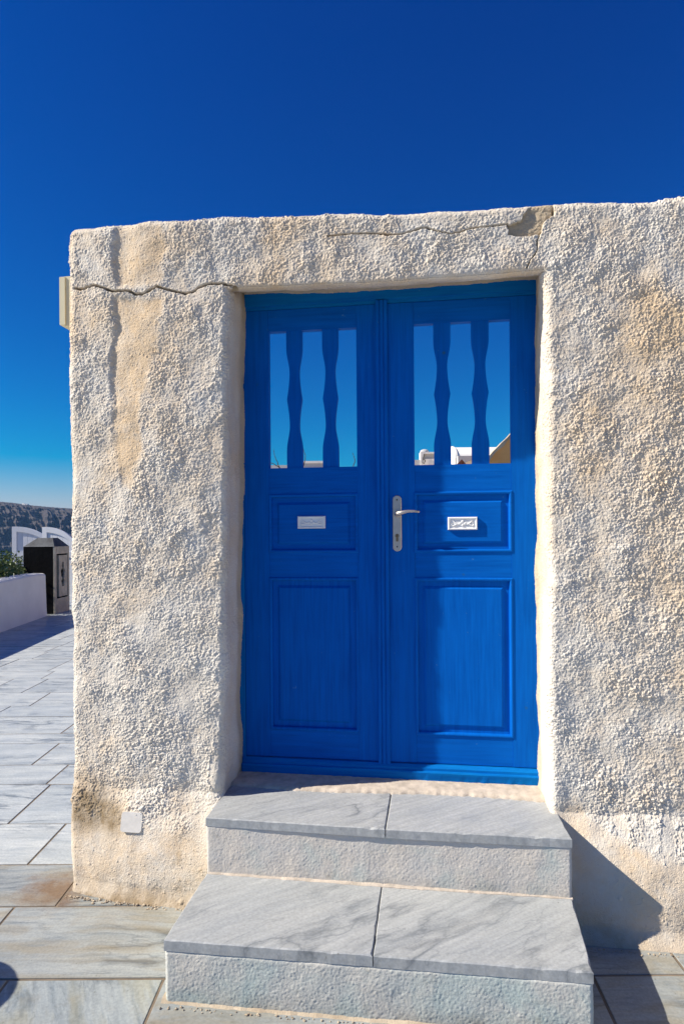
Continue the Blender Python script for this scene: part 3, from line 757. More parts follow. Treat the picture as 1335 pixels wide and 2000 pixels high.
def entrance_steps():
    root = tag(empty('entrance_steps', (-.19, -.4, 0)), 'two low marble topped steps leading up to the blue double door', 'steps')
    inv = Matrix.Translation((.19, .4, 0))
    def put(o): o.matrix_parent_inverse = inv; return o
    co, F, att = rough_block(-.851, .4665, -.5925, .12, -.03, .166, .012, .0019, 201, skew=.026)
    put(link('riser', np_mesh('riser', co, F, att), M['riser_low'], root, smooth=True))
    co, F, att = rough_block(-.8565, .4865, -.2015, .30, .15, .384, .010, .0016, 231, skew=.008, dirt_h=.10)
    put(link('riser', np_mesh('riser', co, F, att), M['riser'], root, smooth=True))
    for k, (q, z0, z1) in enumerate([
        ([(-.853, -.594), (-.1855, -.580), (-.187, -.150), (-.856, -.150)], .164, .200),
        ([(-.1825, -.580), (.466, -.566), (.490, -.140), (-.184, -.150)], .163, .1985),
        ([(-.858, -.203), (-.1725, -.208), (-.170, .150), (-.858, .150)], .380, .413),
        ([(-.1690, -.208), (.487, -.196), (.470, .150), (-.167, .150)], .379, .412)]):
        cen = Vector((sum(a[0] for a in q) / 4, sum(a[1] for a in q) / 4, z1))
        bm = bmesh.new(); slab_mesh(bm, [(a[0] - cen.x, a[1] - cen.y) for a in q], z0 - z1, 0, seed=50 + k)
        put(obj('tread_slab', bm, M['tread'], root, loc=cen))
    put(ragged_strip('mortar_joint', [(-.85, -.196, .200), (-.2, -.199, .200), (.488, -.186, .199)], .012, .007, 5, M['mortar'], root))
    put(ragged_strip('mortar_joint', [(-.862, -.586, -.001), (-.2, -.576, -.001), (.470, -.562, -.001)],    .014, .010, 6, M['dirty_mortar'], root))
    # bed under the threshold: a rough sloped strip between treads and door
    rnd = random.Random(9); bm = bmesh.new(); rows = []
    n = 120
    for k in range(n + 1):
        x = -.86 + 1.32 * k / n
        f = .098 + .018 * math.sin(x * 5 + 1) + rnd.uniform(-.005, .005)
        rows.append([bm.verts.new((x, yy, zz + rnd.uniform(-.0007, .0007))) for yy, zz in ((f - .004, .395), (f, .415), (f + .012, .422), (f + .04, .425), (f + .08, .427), (f + .12, .430), (.30, .432))])
    for a, b in zip(rows[:-1], rows[1:]):
        for j in range(6): bm.faces.new((a[j], b[j], b[j + 1], a[j + 1]))
    put(obj('threshold_bed', bm, M['mortar'], root, smooth=True))
entrance_steps()

# ------------------------------------------------------------------ the door
YD = .248                                                           # plane of the stiles' faces
KX = (DIST + YD) / (DIST + .22)
def dx(v): return v * KX if False else v
def board(name, x0, x1, z0, z1, y0, y1, material, parent, bev=.0022):
    bm = bmesh.new(); cx, cz = (x0 + x1) / 2, (z0 + z1) / 2
    add_box(bm, x0 - cx, x1 - cx, 0, y1 - y0, z0 - cz, z1 - cz); bevel_all(bm, bev, 2)
    return obj(name, bm, material, parent, smooth=False, loc=(cx, y0, cz))
def panel(x0, x1, z0, z1, parent):
    """moulding, sunk margin, bevelled raised field"""
    bm = bmesh.new(); cx, cz = (x0 + x1) / 2, (z0 + z1) / 2; hw, hh = (x1 - x0) / 2, (z1 - z0) / 2
    prof = [(-.006, .012), (-.006, .0), (-.004, -.0028), (.000, -.0042), (.004, -.0036), (.0075, -.001), (.009, .0065), (.0095, .0110), (.030, .0118), (.0315, .0118), (.042, .0035), (.0435, .0028)]
    rings = []
    for ins, dy in prof:
        w, h = hw - ins, hh - ins
        rings.append([bm.verts.new(v) for v in ((-w, dy, -h), (w, dy, -h), (w, dy, h), (-w, dy, h))])
    for a, b in zip(rings[:-1], rings[1:]):
        for k in range(4): bm.faces.new((a[k], a[(k + 1) % 4], b[(k + 1) % 4], b[k]))
    bm.faces.new(rings[-1])
    back = [bm.verts.new(v) for v in ((-hw - .006, .03, -hh - .006), (hw + .006, .03, -hh - .006), (hw + .006, .03, hh + .006), (-hw - .006, .03, hh + .006))]
    for k in range(4): bm.faces.new((rings[0][(k + 1) % 4], rings[0][k], back[k], back[(k + 1) % 4]))
    bm.faces.new(back[::-1])
    wide = (x1 - x0) > (z1 - z0)
    return obj('panel', bm, M['ph'] if wide else M['pv'], parent, loc=(cx, YD, cz))
def baluster(xc, z0, z1, parent, w=.0355):
    bm = bmesh.new(); n = 56; L, Rr = [], []
    def half(t):
        t = t if t <= .5 else 1 - t
        if t < .13: return 1.0
        if t < .31: k = (t - .13) / .18; return 1 - .40 * (.5 - .5 * math.cos(math.pi * k))
        k = (t - .31) / .19; return .60 + .36 * (k ** 1.7) if k < 1 else .96
    for yy in (0, .024):
        L.append([bm.verts.new((-w * half(k / n), yy, (z1 - z0) * (k / n - .5))) for k in range(n + 1)])
        Rr.append([bm.verts.new((w * half(k / n), yy, (z1 - z0) * (k / n - .5))) for k in range(n + 1)])
    for k in range(n):
        bm.faces.new((L[0][k], Rr[0][k], Rr[0][k + 1], L[0][k + 1])); bm.faces.new((L[1][k + 1], Rr[1][k + 1], Rr[1][k], L[1][k]))
        bm.faces.new((L[1][k], L[0][k], L[0][k + 1], L[1][k + 1])); bm.faces.new((Rr[0][k], Rr[1][k], Rr[1][k + 1], Rr[0][k + 1]))
    bm.faces.new((L[0][0], L[1][0], Rr[1][0], Rr[0][0])); bm.faces.new((L[0][n], Rr[0][n], Rr[1][n], L[1][n]))
    return obj('baluster', bm, M['pv'], parent, loc=(xc, YD + .006, (z0 + z1) / 2))
def plaque(xc, zc, parent):
    bm = bmesh.new(); w, h = .0625, .0275
    rings = [[bm.verts.new(v) for v in ((-a, y, -b), (a, y, -b), (a, y, b), (-a, y, b))] for a, b, y in
             ((w, h, .0), (w, h, -.010), (w - .003, h - .003, -.013), (w - .006, h - .006, -.013), (w - .009, h - .009, -.008))]
    for a, b in zip(rings[:-1], rings[1:]):
        for k in range(4): bm.faces.new((a[k], a[(k + 1) % 4], b[(k + 1) % 4], b[k]))
    bm.faces.new(rings[-1]); bm.faces.new(rings[0][::-1])
    def blob(x, z, r, y=-.009):
        m = Matrix.Translation((x, y, z)) @ Matrix.Diagonal((r, r * .55, r, 1)); bmesh.ops.create_uvsphere(bm, u_segments=10, v_segments=6, radius=1, matrix=m)
    for x, z in ((0, .0085), (-.0105, -.001), (.0105, -.001), (0, -.008)): blob(x, z, .0065)
    for s in (-1, 1):
        add_tube(bm, [(s * .012, -.009, .0), (s * .020, -.010, -.004), (s * .028, -.010, .000), (s * .036, -.010, .007), (s * .043, -.010, .012)], [.0022, .0026, .0026, .0024, .001], 6)
        add_tube(bm, [(s * .024, -.009, -.003), (s * .033, -.010, -.007), (s * .042, -.010, -.010), (s * .047, -.010, -.004), (s * .044, -.010, .002), (s * .038, -.010, .000)], [.0024, .0026, .0024, .0022, .002, .001], 6)
    return obj('name_plaque', bm, M['plaque'], parent, loc=(xc, YD + .0032, zc))
def double_door():
    root = tag(empty('double_door', (-.19, YD, .43)), 'bright blue wooden double door with cut-out balusters in its open tops', 'door')
    inv = Matrix.Translation((.19, -YD, -.43))
    def leaf(): 
        o = empty('door_leaf', (0, 0, 0), root); o.matrix_parent_inverse = inv; return o
    def put(o): o.matrix_parent_inverse = inv; return o
    yb = YD + .034
    # fixed frame
    put(board('head_jamb', -.860, .466, 2.522, 2.60, YD - .010, YD + .06, M['pf'], root, .004))
    put(board('head_bead', -.846, .456, 2.506, 2.5225, YD - .003, YD + .05, M['pf'], root, .003))
    for a, b in ((-.862, -.834), (.4535, .476)): put(board('side_jamb', a, b, .43, 2.5215, YD - .007, YD + .06, M['pfv'], root, .004))
    # threshold with a drip lip
    bm = bmesh.new()
    pr = [(-.030, .425), (-.034, .462), (-.031, .467), (-.022, .468), (-.021, .478), (-.010, .489), (.05, .490), (.05, .425)]
    rnd = random.Random(4); n = 60; rows = []
    for k in range(n + 1):
        x = -.845 + 1.303 * k / n
        rows.append([bm.verts.new((x, YD + a + (rnd.uniform(-.0015, .0015) if j == 0 else 0), b + (rnd.uniform(-.004, .003) if j in (0, 7) else rnd.uniform(-.0005, .0005)))) for j, (a, b) in enumerate(pr)])
    for a, b in zip(rows[:-1], rows[1:]):
        for j in range(len(pr)): bm.faces.new((a[j], b[j], b[(j + 1) % 8], a[(j + 1) % 8]))
    bm.faces.new(rows[0]); bm.faces.new(rows[-1][::-1])
    put(obj('threshold', bm, M['pf'], root))
    g = .0003
    # two leaves: outer x, opening x0..x1, panels
    for side, (xa, o0, o1, xb, bal) in enumerate(((-.832, -.718, -.319, -.2215, (-.601, -.4375)), (-.191, -.0665, .3435, .4515, (.0545, .2165)))):
        lf = leaf(); K = lf
        def pl(o): return o
        z0, z1 = .4925, 2.504
        if side: z1 = 2.5035
        board('stile', xa, o0 - g, z0, z1, YD, yb, M['pv'], K); board('stile', o1 + g, xb, z0, z1, YD, yb, M['pv'], K)
        zz = [(z0, .618), (1.296, 1.414), (1.670, 1.792), (2.408, z1)]
        for a, b in zz: board('rail', o0, o1, a, b, YD + .0022, yb - .001, M['ph'], K)
        panel(o0 + .002, o1 - .002, .6195, 1.2945, K); panel(o0 + .002, o1 - .002, 1.4155, 1.6685, K)
        for xc in bal: baluster(xc, 1.788, 2.412, K, .0355 if side == 0 else .0368)
        for x0, x1, zz_ in ((((o0 + .004, o1 - .03, 1.6705), (o0 + .02, o1 - .05, 1.296)) if side else ((o0 + .01, o1 - .002, .6175),))):
            rs = random.Random(int(zz_ * 100)); bm = bmesh.new(); x = x0
            while x < x1:
                w_ = rs.uniform(.02, .08)
                add_box(bm, x, min(x + w_, x1), YD - .0004, YD + .01, zz_ - rs.uniform(.0006, .0013), zz_ + rs.uniform(.0003, .0011)); x += w_ + rs.choice([.001, .004, .03])
            o = obj('filler_seam', bm, M['mortar'], K)
        plaque(*((-.525, 1.5465) if side == 0 else (.1370, 1.5355)), K)
    # meeting bead: three reeds
    bm = bmesh.new(); prof = []
    for k in range(3):
        c = -.0175 + .0175 * k
        for j in range(7):
            t = math.pi * j / 6; prof.append((c - .0082 * math.cos(t), -.010 - .0055 * math.sin(t)))
    prof = [(-.0262, .0)] + prof + [(.0262, .0)]
    ends = []
    for zz in (-1.0155, 1.0155): ends.append([bm.verts.new((a, b, zz)) for a, b in prof])
    m_ = len(prof)
    for k in range(m_): bm.faces.new((ends[0][k], ends[0][(k + 1) % m_], ends[1][(k + 1) % m_], ends[1][k]))
    bm.faces.new(ends[0]); bm.faces.new(ends[1][::-1])
    put(obj('meeting_bead', bm, M['pv'], root, loc=(-.2065, YD, .4855 + 1.0155)))
    bm = bmesh.new(); add_box(bm, -.2245, -.188, YD + .004, yb, .495, 2.50); put(obj('rebate_strip', bm, M['pv'], root))
    # handle set
    hx, hz0, hz1 = -.1440, 1.416, 1.661
    bm = bmesh.new(); w = .0195; n = 12; loop = []
    for k in range(n + 1): t = math.pi * k / n; loop.append((w * math.cos(t), hz1 - w + w * math.sin(t)))
    for k in range(n + 1): t = math.pi + math.pi * k / n; loop.append((w * math.cos(t), hz0 + w + w * math.sin(t)))
    zc = (hz0 + hz1) / 2
    def lp(s, y): return [(x * s, y, (z - zc) * (1 - (1 - s) * .16)) for x, z in loop]
    a = [bm.verts.new(v) for v in lp(1, 0)]; b = [bm.verts.new(v) for v in lp(1, -.006)]; c = [bm.verts.new(v) for v in lp(.86, -.0085)]
    for u, v in ((a, b), (b, c)):
        for k in range(len(u)): bm.faces.new((u[k], u[(k + 1) % len(u)], v[(k + 1) % len(u)], v[k]))
    bm.faces.new(c); bm.faces.new(a[::-1])
    hp = put(obj('handle_plate', bm, M['steel'], root, loc=(hx, YD, zc)))
    def hput(o): o.matrix_parent_inverse = Matrix.Translation((-hx, -YD, -zc)); return o
    bm = bmesh.new()
    lz = 1.579
    add_tube(bm, [(hx, YD - .006, lz), (hx, YD - .030, lz), (hx + .003, YD - .043, lz), (hx + .012, YD - .050, lz + .002), (hx + .028, YD - .052, lz + .006), (hx + .05, YD - .052, lz + .010), (hx + .075, YD - .051, lz + .010), (hx + .098, YD - .050, lz + .007)],
             [.0105, .0100, .0105, .0100, .0080, .0062, .0055, .0046], 12)
    hput(obj('lever', bm, M['steel'], hp, smooth=True))
    bm = bmesh.new()
    bmesh.ops.create_cone(bm, cap_ends=True, segments=18, radius1=.0088, radius2=.0088, depth=.004, matrix=Matrix.Translation((hx, YD - .0085, 1.484)) @ Matrix.Rotation(math.pi / 2, 4, 'X'))
    add_box(bm, hx - .005, hx + .005, YD - .0098, YD - .0070, 1.459, 1.479)
    hput(obj('lock_cylinder', bm, M['brass'], hp))
    bm = bmesh.new(); add_box(bm, hx - .001, hx + .001, YD - .0112, YD - .0100, 1.480, 1.489); hput(obj('key_slot', bm, M['dark'], hp))
    for z in (1.641, 1.436):
        bm = bmesh.new(); bmesh.ops.create_cone(bm, cap_ends=True, segments=12, radius1=.0032, radius2=.0032, depth=.003, matrix=Matrix.Translation((hx, YD - .0085, z)) @ Matrix.Rotation(math.pi / 2, 4, 'X'))
        hput(obj('screw', bm, M['dark'], hp))
    return root
double_door()

# ------------------------------------------------------------------ things fixed to the wall
bm = bmesh.new()
add_box(bm, -.044, .046, 0, .012, -.036, .038); bevel_all(bm, .001, 1)
for v in bm.verts: pass
bm.free()
bm = bmesh.new(); loop = []
for cx_, cz_, a0 in ((.034, -.026, -90), (.034, .028, 0), (-.034, .028, 90), (-.034, -.026, 180)):
    for k in range(5): t = R(a0 + 22.5 * k); loop.append((cx_ + .012 * math.cos(t), cz_ + .012 * math.sin(t)))
add_prism(bm, [(a, 0.03, b) for a, b in loop], [(a, 0, b) for a, b in loop]); bevel_all(bm, .0012, 2, .6); bmesh.ops.rotate(bm, verts=bm.verts, cent=(0, 0, 0), matrix=Matrix.Rotation(R(-14), 3, 'X'))
tag(obj('cover_plate', bm, m_plain('aged_white_plate', (.70, .67, .62), .5, var=.14, scale=30), loc=(-1.237, wall_y(-1.237, .301) - .006, .301)), 'small white square cover plate set low in the stucco beside the steps', 'cover plate')
bx = empty('junction_box', (-1.545, .15, 2.54)); tag(bx, 'cream plastic junction box on the left end of the stucco wall', 'junction box')
def bput(o): o.matrix_parent_inverse = Matrix.Translation((1.545, -.15, -2.54)); return o
bm = bmesh.new(); add_box(bm, -1.598, -1.50, .075, .215, 2.427, 2.645); bevel_all(bm, .006, 3); bput(obj('box_body', bm, M['cream'], bx))
bm = bmesh.new(); add_box(bm, -1.620, -1.594, .070, .220, 2.430, 2.642); bevel_all(bm, .008, 3); bput(obj('lid', bm, M['cream'], bx))

# ------------------------------------------------------------------ left background: low wall, planter, pillar, gate
def low_wall():
    a, b = on_z(0, 1236), on_z(93, 1203)
    d = (a - b).normalized(); nrm = Vector((-d.y, d.x, 0))
    if nrm.x > 0: nrm = -nrm                                        # away from the path
    bm = bmesh.new(); rows = []
    for s, h in ((0.0, .78), (.35, .795), (.8, .80), (1.4, .79), (2.2, .775), (3.2, .775), (4.5, .77), (6.5, .77)):
        p = b + d * s + Vector((0, 0, 0))
        lean = .03
        prof = [(0, -.03), (.0 + lean * .4, .10), (lean, h - .03), (lean + .02, h - .004), (lean + .06, h + .008), (.24, h + .012), (.27, h - .01), (.28, -.03)]
        rows.append([bm.verts.new((p.x + nrm.x * u, p.y + nrm.y * u, w)) for u, w in prof])
    for r0, r1 in zip(rows[:-1], rows[1:]):
        for k in range(8): bm.faces.new((r0[k], r1[k], r1[(k + 1) % 8], r0[(k + 1) % 8]))
    bm.faces.new(rows[0]); bm.faces.new(rows[-1][::-1])
    tag(obj('low_wall', bm, M['limewash'], smooth=False), 'low whitewashed garden wall along the marble path', 'wall')
    # soil of the bed behind it
    bm = bmesh.new(); q = [b + nrm * .26 + d * .2, b + nrm * .26 + d * 6, b + nrm * 2.6 + d * 6, b + nrm * 2.6 + d * .2]
    add_prism(bm, [Vector((v.x, v.y, -.03)) for v in q], [Vector((v.x, v.y, .66)) for v in q])
    tag(obj('soil_bed', bm, M['soil']), kind='structure')
    # shrub
    root = b + nrm * .80 + d * .85
    rnd = random.Random(12)
    sh = tag(empty('garden_shrub', (root.x, root.y, .66)), 'low dense green shrub growing behind the low white wall', 'shrub')
    bm = bmesh.new()
    for k in range(9000):
        while True:
            u = Vector((rnd.uniform(-1, 1), rnd.uniform(-1, 1), rnd.uniform(0, 1)))
            if .35 < u.length < 1.0: break
        lump = 1 + .22 * math.sin(u.x * 7 + 1) * math.cos(u.y * 6)
        p = Vector((0, 0, 0)) + d * u.x * 1.25 * lump + nrm * u.y * .62 * lump + Vector((0, 0, u.z * .56 * lump + .02))
        t = Vector((rnd.gauss(0, 1), rnd.gauss(0, 1), rnd.gauss(.5, .8))).normalized(); s = t.cross(Vector((rnd.gauss(0, 1), rnd.gauss(0, 1), rnd.gauss(0, 1)))).normalized()
        n = t.cross(s); L, W = rnd.uniform(.035, .06), rnd.uniform(.012, .019)
        v = [bm.verts.new(p + x) for x in (Vector(), t * L * .5 + s * W + n * .004, t * L, t * L * .5 - s * W + n * .004)]
        bm.faces.new(v)
    obj('foliage', bm, M['leaf'], sh)
    bm = bmesh.new()
    for k in range(14):
        e = d * rnd.uniform(-.8, .8) + nrm * rnd.uniform(-.45, .45) + Vector((0, 0, rnd.uniform(.2, .34)))
        add_tube(bm, [Vector((0, 0, -.02)), e * .5 + Vector((0, 0, -.03)), e], [.012, .008, .003], 5)
    obj('branches', bm, M['twig'], sh)
    return b
low_wall()
def pillar():
    c = on_z(107, 1199.5); X, Z = (c - Vector((0, -DIST, 0))).dot(Rv), (c - Vector((0, -DIST, 0))).dot(Fv)
    w, dp, h = .58, .62, 1.27
    root = tag(empty('gate_pillar', aisle(X - w / 2, Z + dp / 2)), 'squat black painted gate pillar with one bare cement side', 'pillar'); root.rotation_euler.z = YAW
    x0, x1, y0, y1 = -w / 2, w / 2, -dp / 2, dp / 2
    bm = bmesh.new(); add_box(bm, x0, x1 - .022, y0, y1, -.02, h); bevel_all(bm, .014, 2); obj('shaft', bm, M['black'], root)
    bm = bmesh.new()
    add_prism(bm, [(x0 - .004, y0 - .004, h + .001), (x1 + .004, y0 - .004, h + .001), (x1 + .004, y1 + .004, h + .001), (x0 - .004, y1 + .004, h + .001)],
              [(x0 + .17, y0 + .2, h + .165), (x1 - .12, y0 + .2, h + .165), (x1 - .12, y1 - .2, h + .165), (x0 + .17, y1 - .2, h + .165)])
    bevel_all(bm, .012, 2); obj('cap', bm, M['cap'], root)
    # right side: cement border, sunk margin, inner slab with a ragged slot
    bm = bmesh.new(); e = .020
    def fr(a0, a1, b0, b1): add_box(bm, x1 - e, x1 + .012, a0, a1, b0, b1)
    fr(y0, y0 + .07, -.02, h); fr(y1 - .06, y1, -.02, h); fr(y0 + .08, y1 - .06, -.02, .28); fr(y0 + .08, y1 - .06, h - .14, h)
    obj('cement_border', bm, M['cement'], root)
    bm = bmesh.new(); rnd = random.Random(2); n = 24; yc = .02
    Lr, Rr = [], []
    s0, s1, zb, zt = y0 + .16, y1 - .10, .31, h - .17
    sl0, sl1 = .50, .98
    for xx in (x1 - e, x1 + .016):
        lo = []; hi = []
        for k in range(n + 1):
            t = k / n; z = sl0 + (sl1 - sl0) * t
            wv = (.070 + .02 * math.sin(t * 14) + .012 * math.sin(t * 31 + 1)) * math.sin(math.pi * min(1, max(.04, t))) ** .35
            lo.append((xx, yc - wv, z)); hi.append((xx, yc + wv * .9, z))
        Lr.append([bm.verts.new(v) for v in lo]); Rr.append([bm.verts.new(v) for v in hi])
    oL, oR = [], []
    for xx in (x1 - e, x1 + .016):
        oL.append([bm.verts.new((xx, s0, sl0 + (sl1 - sl0) * k / n)) for k in range(n + 1)]); oR.append([bm.verts.new((xx, s1, sl0 + (sl1 - sl0) * k / n)) for k in range(n + 1)])
    for k in range(n):
        bm.faces.new((oL[1][k], Lr[1][k], Lr[1][k + 1], oL[1][k + 1])); bm.faces.new((Rr[1][k], oR[1][k], oR[1][k + 1], Rr[1][k + 1]))
        bm.faces.new((Lr[1][k], Lr[0][k], Lr[0][k + 1], Lr[1][k + 1])); bm.faces.new((Rr[0][k], Rr[1][k], Rr[1][k + 1], Rr[0][k + 1]))
        bm.faces.new((oL[0][k], oL[1][k], oL[1][k + 1], oL[0][k + 1])); bm.faces.new((oR[1][k], oR[0][k], oR[0][k + 1], oR[1][k + 1]))
    add_box(bm, x1 - e, x1 + .016, s0, s1, zb, sl0); add_box(bm, x1 - e, x1 + .016, s0, s1, sl1, zt)
    obj('inner_slab', bm, M['cement'], root)
pillar()
def gate_leaf(px0, depth, w, top, low, turn, label):
    """white boarded gate leaf whose top falls in a quarter round away from the tall stile"""
    p = on_d(px0, 1100, depth)
    root = tag(empty('gate_leaf', (p.x, p.y, 0)), label, 'gate', 'open white gate leaves'); root.rotation_euler.z = YAW + turn
    n = 24
    def ztop(x): t = min(1, max(0, x / w)); return low + (top - low) * math.sqrt(max(0, 1 - t ** 2.2))
    t = .05
    bm = bmesh.new(); add_box(bm, 0, .10, 0, t, .08, ztop(.05)); bevel_all(bm, .004, 1); obj('stile', bm, M['white'], root)
    bm = bmesh.new(); add_box(bm, w - .09, w, 0, t, .08, low - .02 if low > .5 else .7); bevel_all(bm, .004, 1); obj('stile', bm, M['white'], root)
    for z0, z1 in ((.08, .22), (1.02, 1.14)):
        bm = bmesh.new(); add_box(bm, .101, w - .091, .002, t - .002, z0, z1); bevel_all(bm, .004, 1); obj('rail', bm, M['white'], root)
    bm = bmesh.new(); rows = []
    for k in range(n + 1):
        x = .101 + (w - .101) * k / n; z = ztop(x)
        rows.append([bm.verts.new(v) for v in ((x, 0, z - .11), (x, 0, z), (x, t, z), (x, t, z - .11))])
    for a, b in zip(rows[:-1], rows[1:]):
        for k in range(4): bm.faces.new((a[k], b[k], b[(k + 1) % 4], a[(k + 1) % 4]))
    bm.faces.new(rows[0]); bm.faces.new(rows[-1][::-1]); obj('curved_rail', bm, M['white'], root)
    x = .102
    while x < w - .1:
        x1 = min(x + .115, w - .092)
        bm = bmesh.new(); zt = min(ztop(x), ztop(x1)) - .04
        add_prism(bm, [(x + .002, .018, .1), (x1 - .002, .018, .1), (x1 - .002, .036, .1), (x + .002, .036, .1)], [(x + .002, .018, ztop(x) - .06), (x1 - .002, .018, ztop(x1) - .06), (x1 - .002, .036, ztop(x1) - .06), (x + .002, .036, ztop(x) - .06)])
        obj('plank', bm, M['white'], root); x = x1
gate_leaf(24, 13.6, .96, 1.68, 1.02, R(0), 'white planked gate leaf with rounded top, beside the shrub behind the pillar')
gate_leaf(83, 13.0, .84, 1.66, .98, R(-6), 'white gate leaf with rounded top between the black pillar and stucco wall')

# ------------------------------------------------------------------ houses seen through the door
def win(parent, x0, x1, y, z0, z1, face=-1):
    f = bmesh.new(); w = .06
    for a in ((x0, x0 + w, z0, z1), (x1 - w, x1, z0, z1), (x0 + w, x1 - w, z1 - w, z1), (x0 + w, x1 - w, z0, z0 + w)): add_box(f, a[0], a[1], y - .03, y + .02, a[2], a[3])
    fo = obj('window', f, M['pv'], parent)
    g = bmesh.new(); add_box(g, x0 + w, x1 - w, y - .012, y - .004, z0 + w, z1 - w)
    obj('pane', g, m_plain('window_glass', (.03, .04, .05), .08, bstr=0), fo)
def axis_house(name, px, depth, label):
    p = on_d(px, 1040, depth)
    r = tag(empty(name, (p.x, p.y, -.04)), label, 'house'); r.rotation_euler.z = YAW
    return r
def zof(py, depth, px=850): return on_d(px, py, depth).z + .04
def xof(px, depth, ref): return (px - ref) / FOC * depth
def houses():
    # long low parapet behind the left leaf
    d = 17.0; r = axis_house('grey_house', 580, d, 'low grey flat roofed house showing behind the left door leaf')
    z1, z0 = zof(900.5, d, 610), zof(908.5, d, 540)
    bm = bmesh.new(); add_box(bm, xof(450, d, 580), xof(575, d, 580), .01, 4, 0, z0); add_box(bm, xof(575, d, 580), xof(641, d, 580), 0, 4.2, 0, z1 - .06); obj('walls', bm, M['greywash'], r)
    bm = bmesh.new(); add_box(bm, xof(574, d, 580), xof(642, d, 580), -.03, 4.23, z1 - .06, z1); obj('parapet', bm, M['limewash'], r)
    win(r, -.4, .3, 0, 1.2, 2.3)
    # terrace house with a sunk parapet panel
    d = 16.0; r = axis_house('terrace_house', 850, d, 'white flat roofed house with a sunk panel in its parapet')
    zt, zp, zb = zof(882.5, d), zof(886, d), zof(896, d)
    bm = bmesh.new()
    add_box(bm, xof(822, d, 850), xof(893, d, 850), 0, 4, 0, zb); add_box(bm, xof(822, d, 850), xof(828.5, d, 850), 0, .3, zb, zt); add_box(bm, xof(822, d, 850) + .09, xof(893, d, 850), 0, .3, zp, zt - .003)
    obj('walls', bm, M['limewash'], r)
    bm = bmesh.new(); add_box(bm, xof(828.5, d, 850), xof(893, d, 850), .10, .28, zb, zp); obj('parapet_panel', bm, M['greywash'], r)
    bm = bmesh.new(); add_box(bm, xof(790, d, 850), xof(822, d, 850) - .004, .05, 3.5, 0, zb - .02); obj('side_wing', bm, M['greywash'], r)
    bm = bmesh.new(); add_tube(bm, [(xof(829, d, 850), -.03, zb + .12), (xof(826, d, 850), -.03, zb - .02), (xof(825, d, 850), -.03, zb - .10), (xof(828, d, 850), -.03, zb - .13), (xof(830.5, d, 850), -.03, zb - .06), (xof(828, d, 850), -.03, zb + .0)], .012, 5); obj('cable', bm, M['dark'], r)
    for q, hh in ((831, .06), (887, .10)):
        bm = bmesh.new(); bmesh.ops.create_icosphere(bm, subdivisions=2, radius=.10, matrix=Matrix.Translation((xof(q, d, 850), .15, zt + .02)) @ Matrix.Diagonal((1.2, 1, .7, 1))); obj('finial', bm, M['greywash'], r)
    win(r, -.6, .1, 0, 1.0, 2.2)
    # barrel vaulted house
    d = 15.0; r = axis_house('vaulted_house', 940, d, 'white house with a barrel vaulted roof behind the right door leaf')
    zt, zs = zof(859, d, 930), zof(891, d, 930)
    x0, x1 = xof(893.5, d, 940), xof(1030, d, 940); n = 24; rad = 1.15
    def vault(bm, xa, xb, rr, zc, yc):
        rows = [[bm.verts.new((x, yc - rr * math.cos(math.pi * k / n), zs + (zc - zs) * math.sin(math.pi * k / n))) for k in range(n + 1)] for x in (xa, xb)]
        for k in range(n): bm.faces.new((rows[0][k], rows[1][k], rows[1][k + 1], rows[0][k + 1]))
        bm.faces.new(rows[0]); bm.faces.new(rows[1][::-1]); bm.faces.new((rows[0][0], rows[0][n], rows[1][n], rows[1][0]))
    bm = bmesh.new(); vault(bm, x0 + .07, x1, rad - .03, zt - .02, rad + .25); obj('vault', bm, M['limewash'], r)
    bm = bmesh.new(); vault(bm, x0, x0 + .055, rad + .01, zt + .012, rad + .25); obj('gable_rim', bm, M['limewash'], r)
    bm = bmesh.new(); add_box(bm, x0 - .02, x1, .19, 2.7, 0, zs - .005); obj('walls', bm, M['limewash'], r)
    # arched front bay below the vault
    bm = bmesh.new(); xa, xb = xof(894, d, 940), xof(990, d, 940); zl_ = zof(890.5, d, 930)
    zc = zof(896, d, 930); m_ = 16; arch = []
    for k in range(m_ + 1):
        t = math.pi * k / m_; arch.append((xa + .12 + (xb - xa - .24) * (.5 - .5 * math.cos(t)), zl_ - .34 + .27 * math.sin(t) ** .6))
    for yy0, yy1 in ((-.05, .15),):
        for k in range(m_):
            (ax_, az_), (bx_, bz_) = arch[k], arch[k + 1]
            add_prism(bm, [(ax_, yy0, az_), (bx_, yy0, bz_), (bx_, yy1, bz_), (ax_, yy1, az_)], [(ax_, yy0, zl_), (bx_, yy0, zl_), (bx_, yy1, zl_), (ax_, yy1, zl_)])
        add_box(bm, xa, xa + .118, yy0, yy1, 0, zl_ - .002); add_box(bm, xb - .118, xb, yy0, yy1, 0, zl_ - .002)
    obj('arched_front', bm, M['greywash'], r)
    # small tiled ridge
    d = 13.5; r = axis_house('tiled_porch', 902, d, 'small reddish brown gabled porch roof before the vaulted house'); r['category'] = 'porch'
    zr = zof(897, d, 905); bm = bmesh.new()
    add_prism(bm, [(-.19, 0, zr - .20), (.0, 0, zr), (.03, 0, zr - .035), (-.16, 0, zr - .24)], [(-.10, 1.2, zr - .20), (.09, 1.2, zr), (.12, 1.2, zr - .035), (-.07, 1.2, zr - .24)])
    add_prism(bm, [(.002, 0, zr), (.20, 0, zr - .22), (.17, 0, zr - .25), (.032, 0, zr - .036)], [(.092, 1.2, zr), (.29, 1.2, zr - .22), (.26, 1.2, zr - .25), (.122, 1.2, zr - .036)])
    obj('roof', bm, M['tile'], r)
    for x in (-.15, .16):
        for y in (.06, 1.1):
            bm = bmesh.new(); add_box(bm, x - .04 + y * .07, x + .04 + y * .07, y - .04, y + .04, 0, zr - .23); obj('post', bm, M['tile'], r)
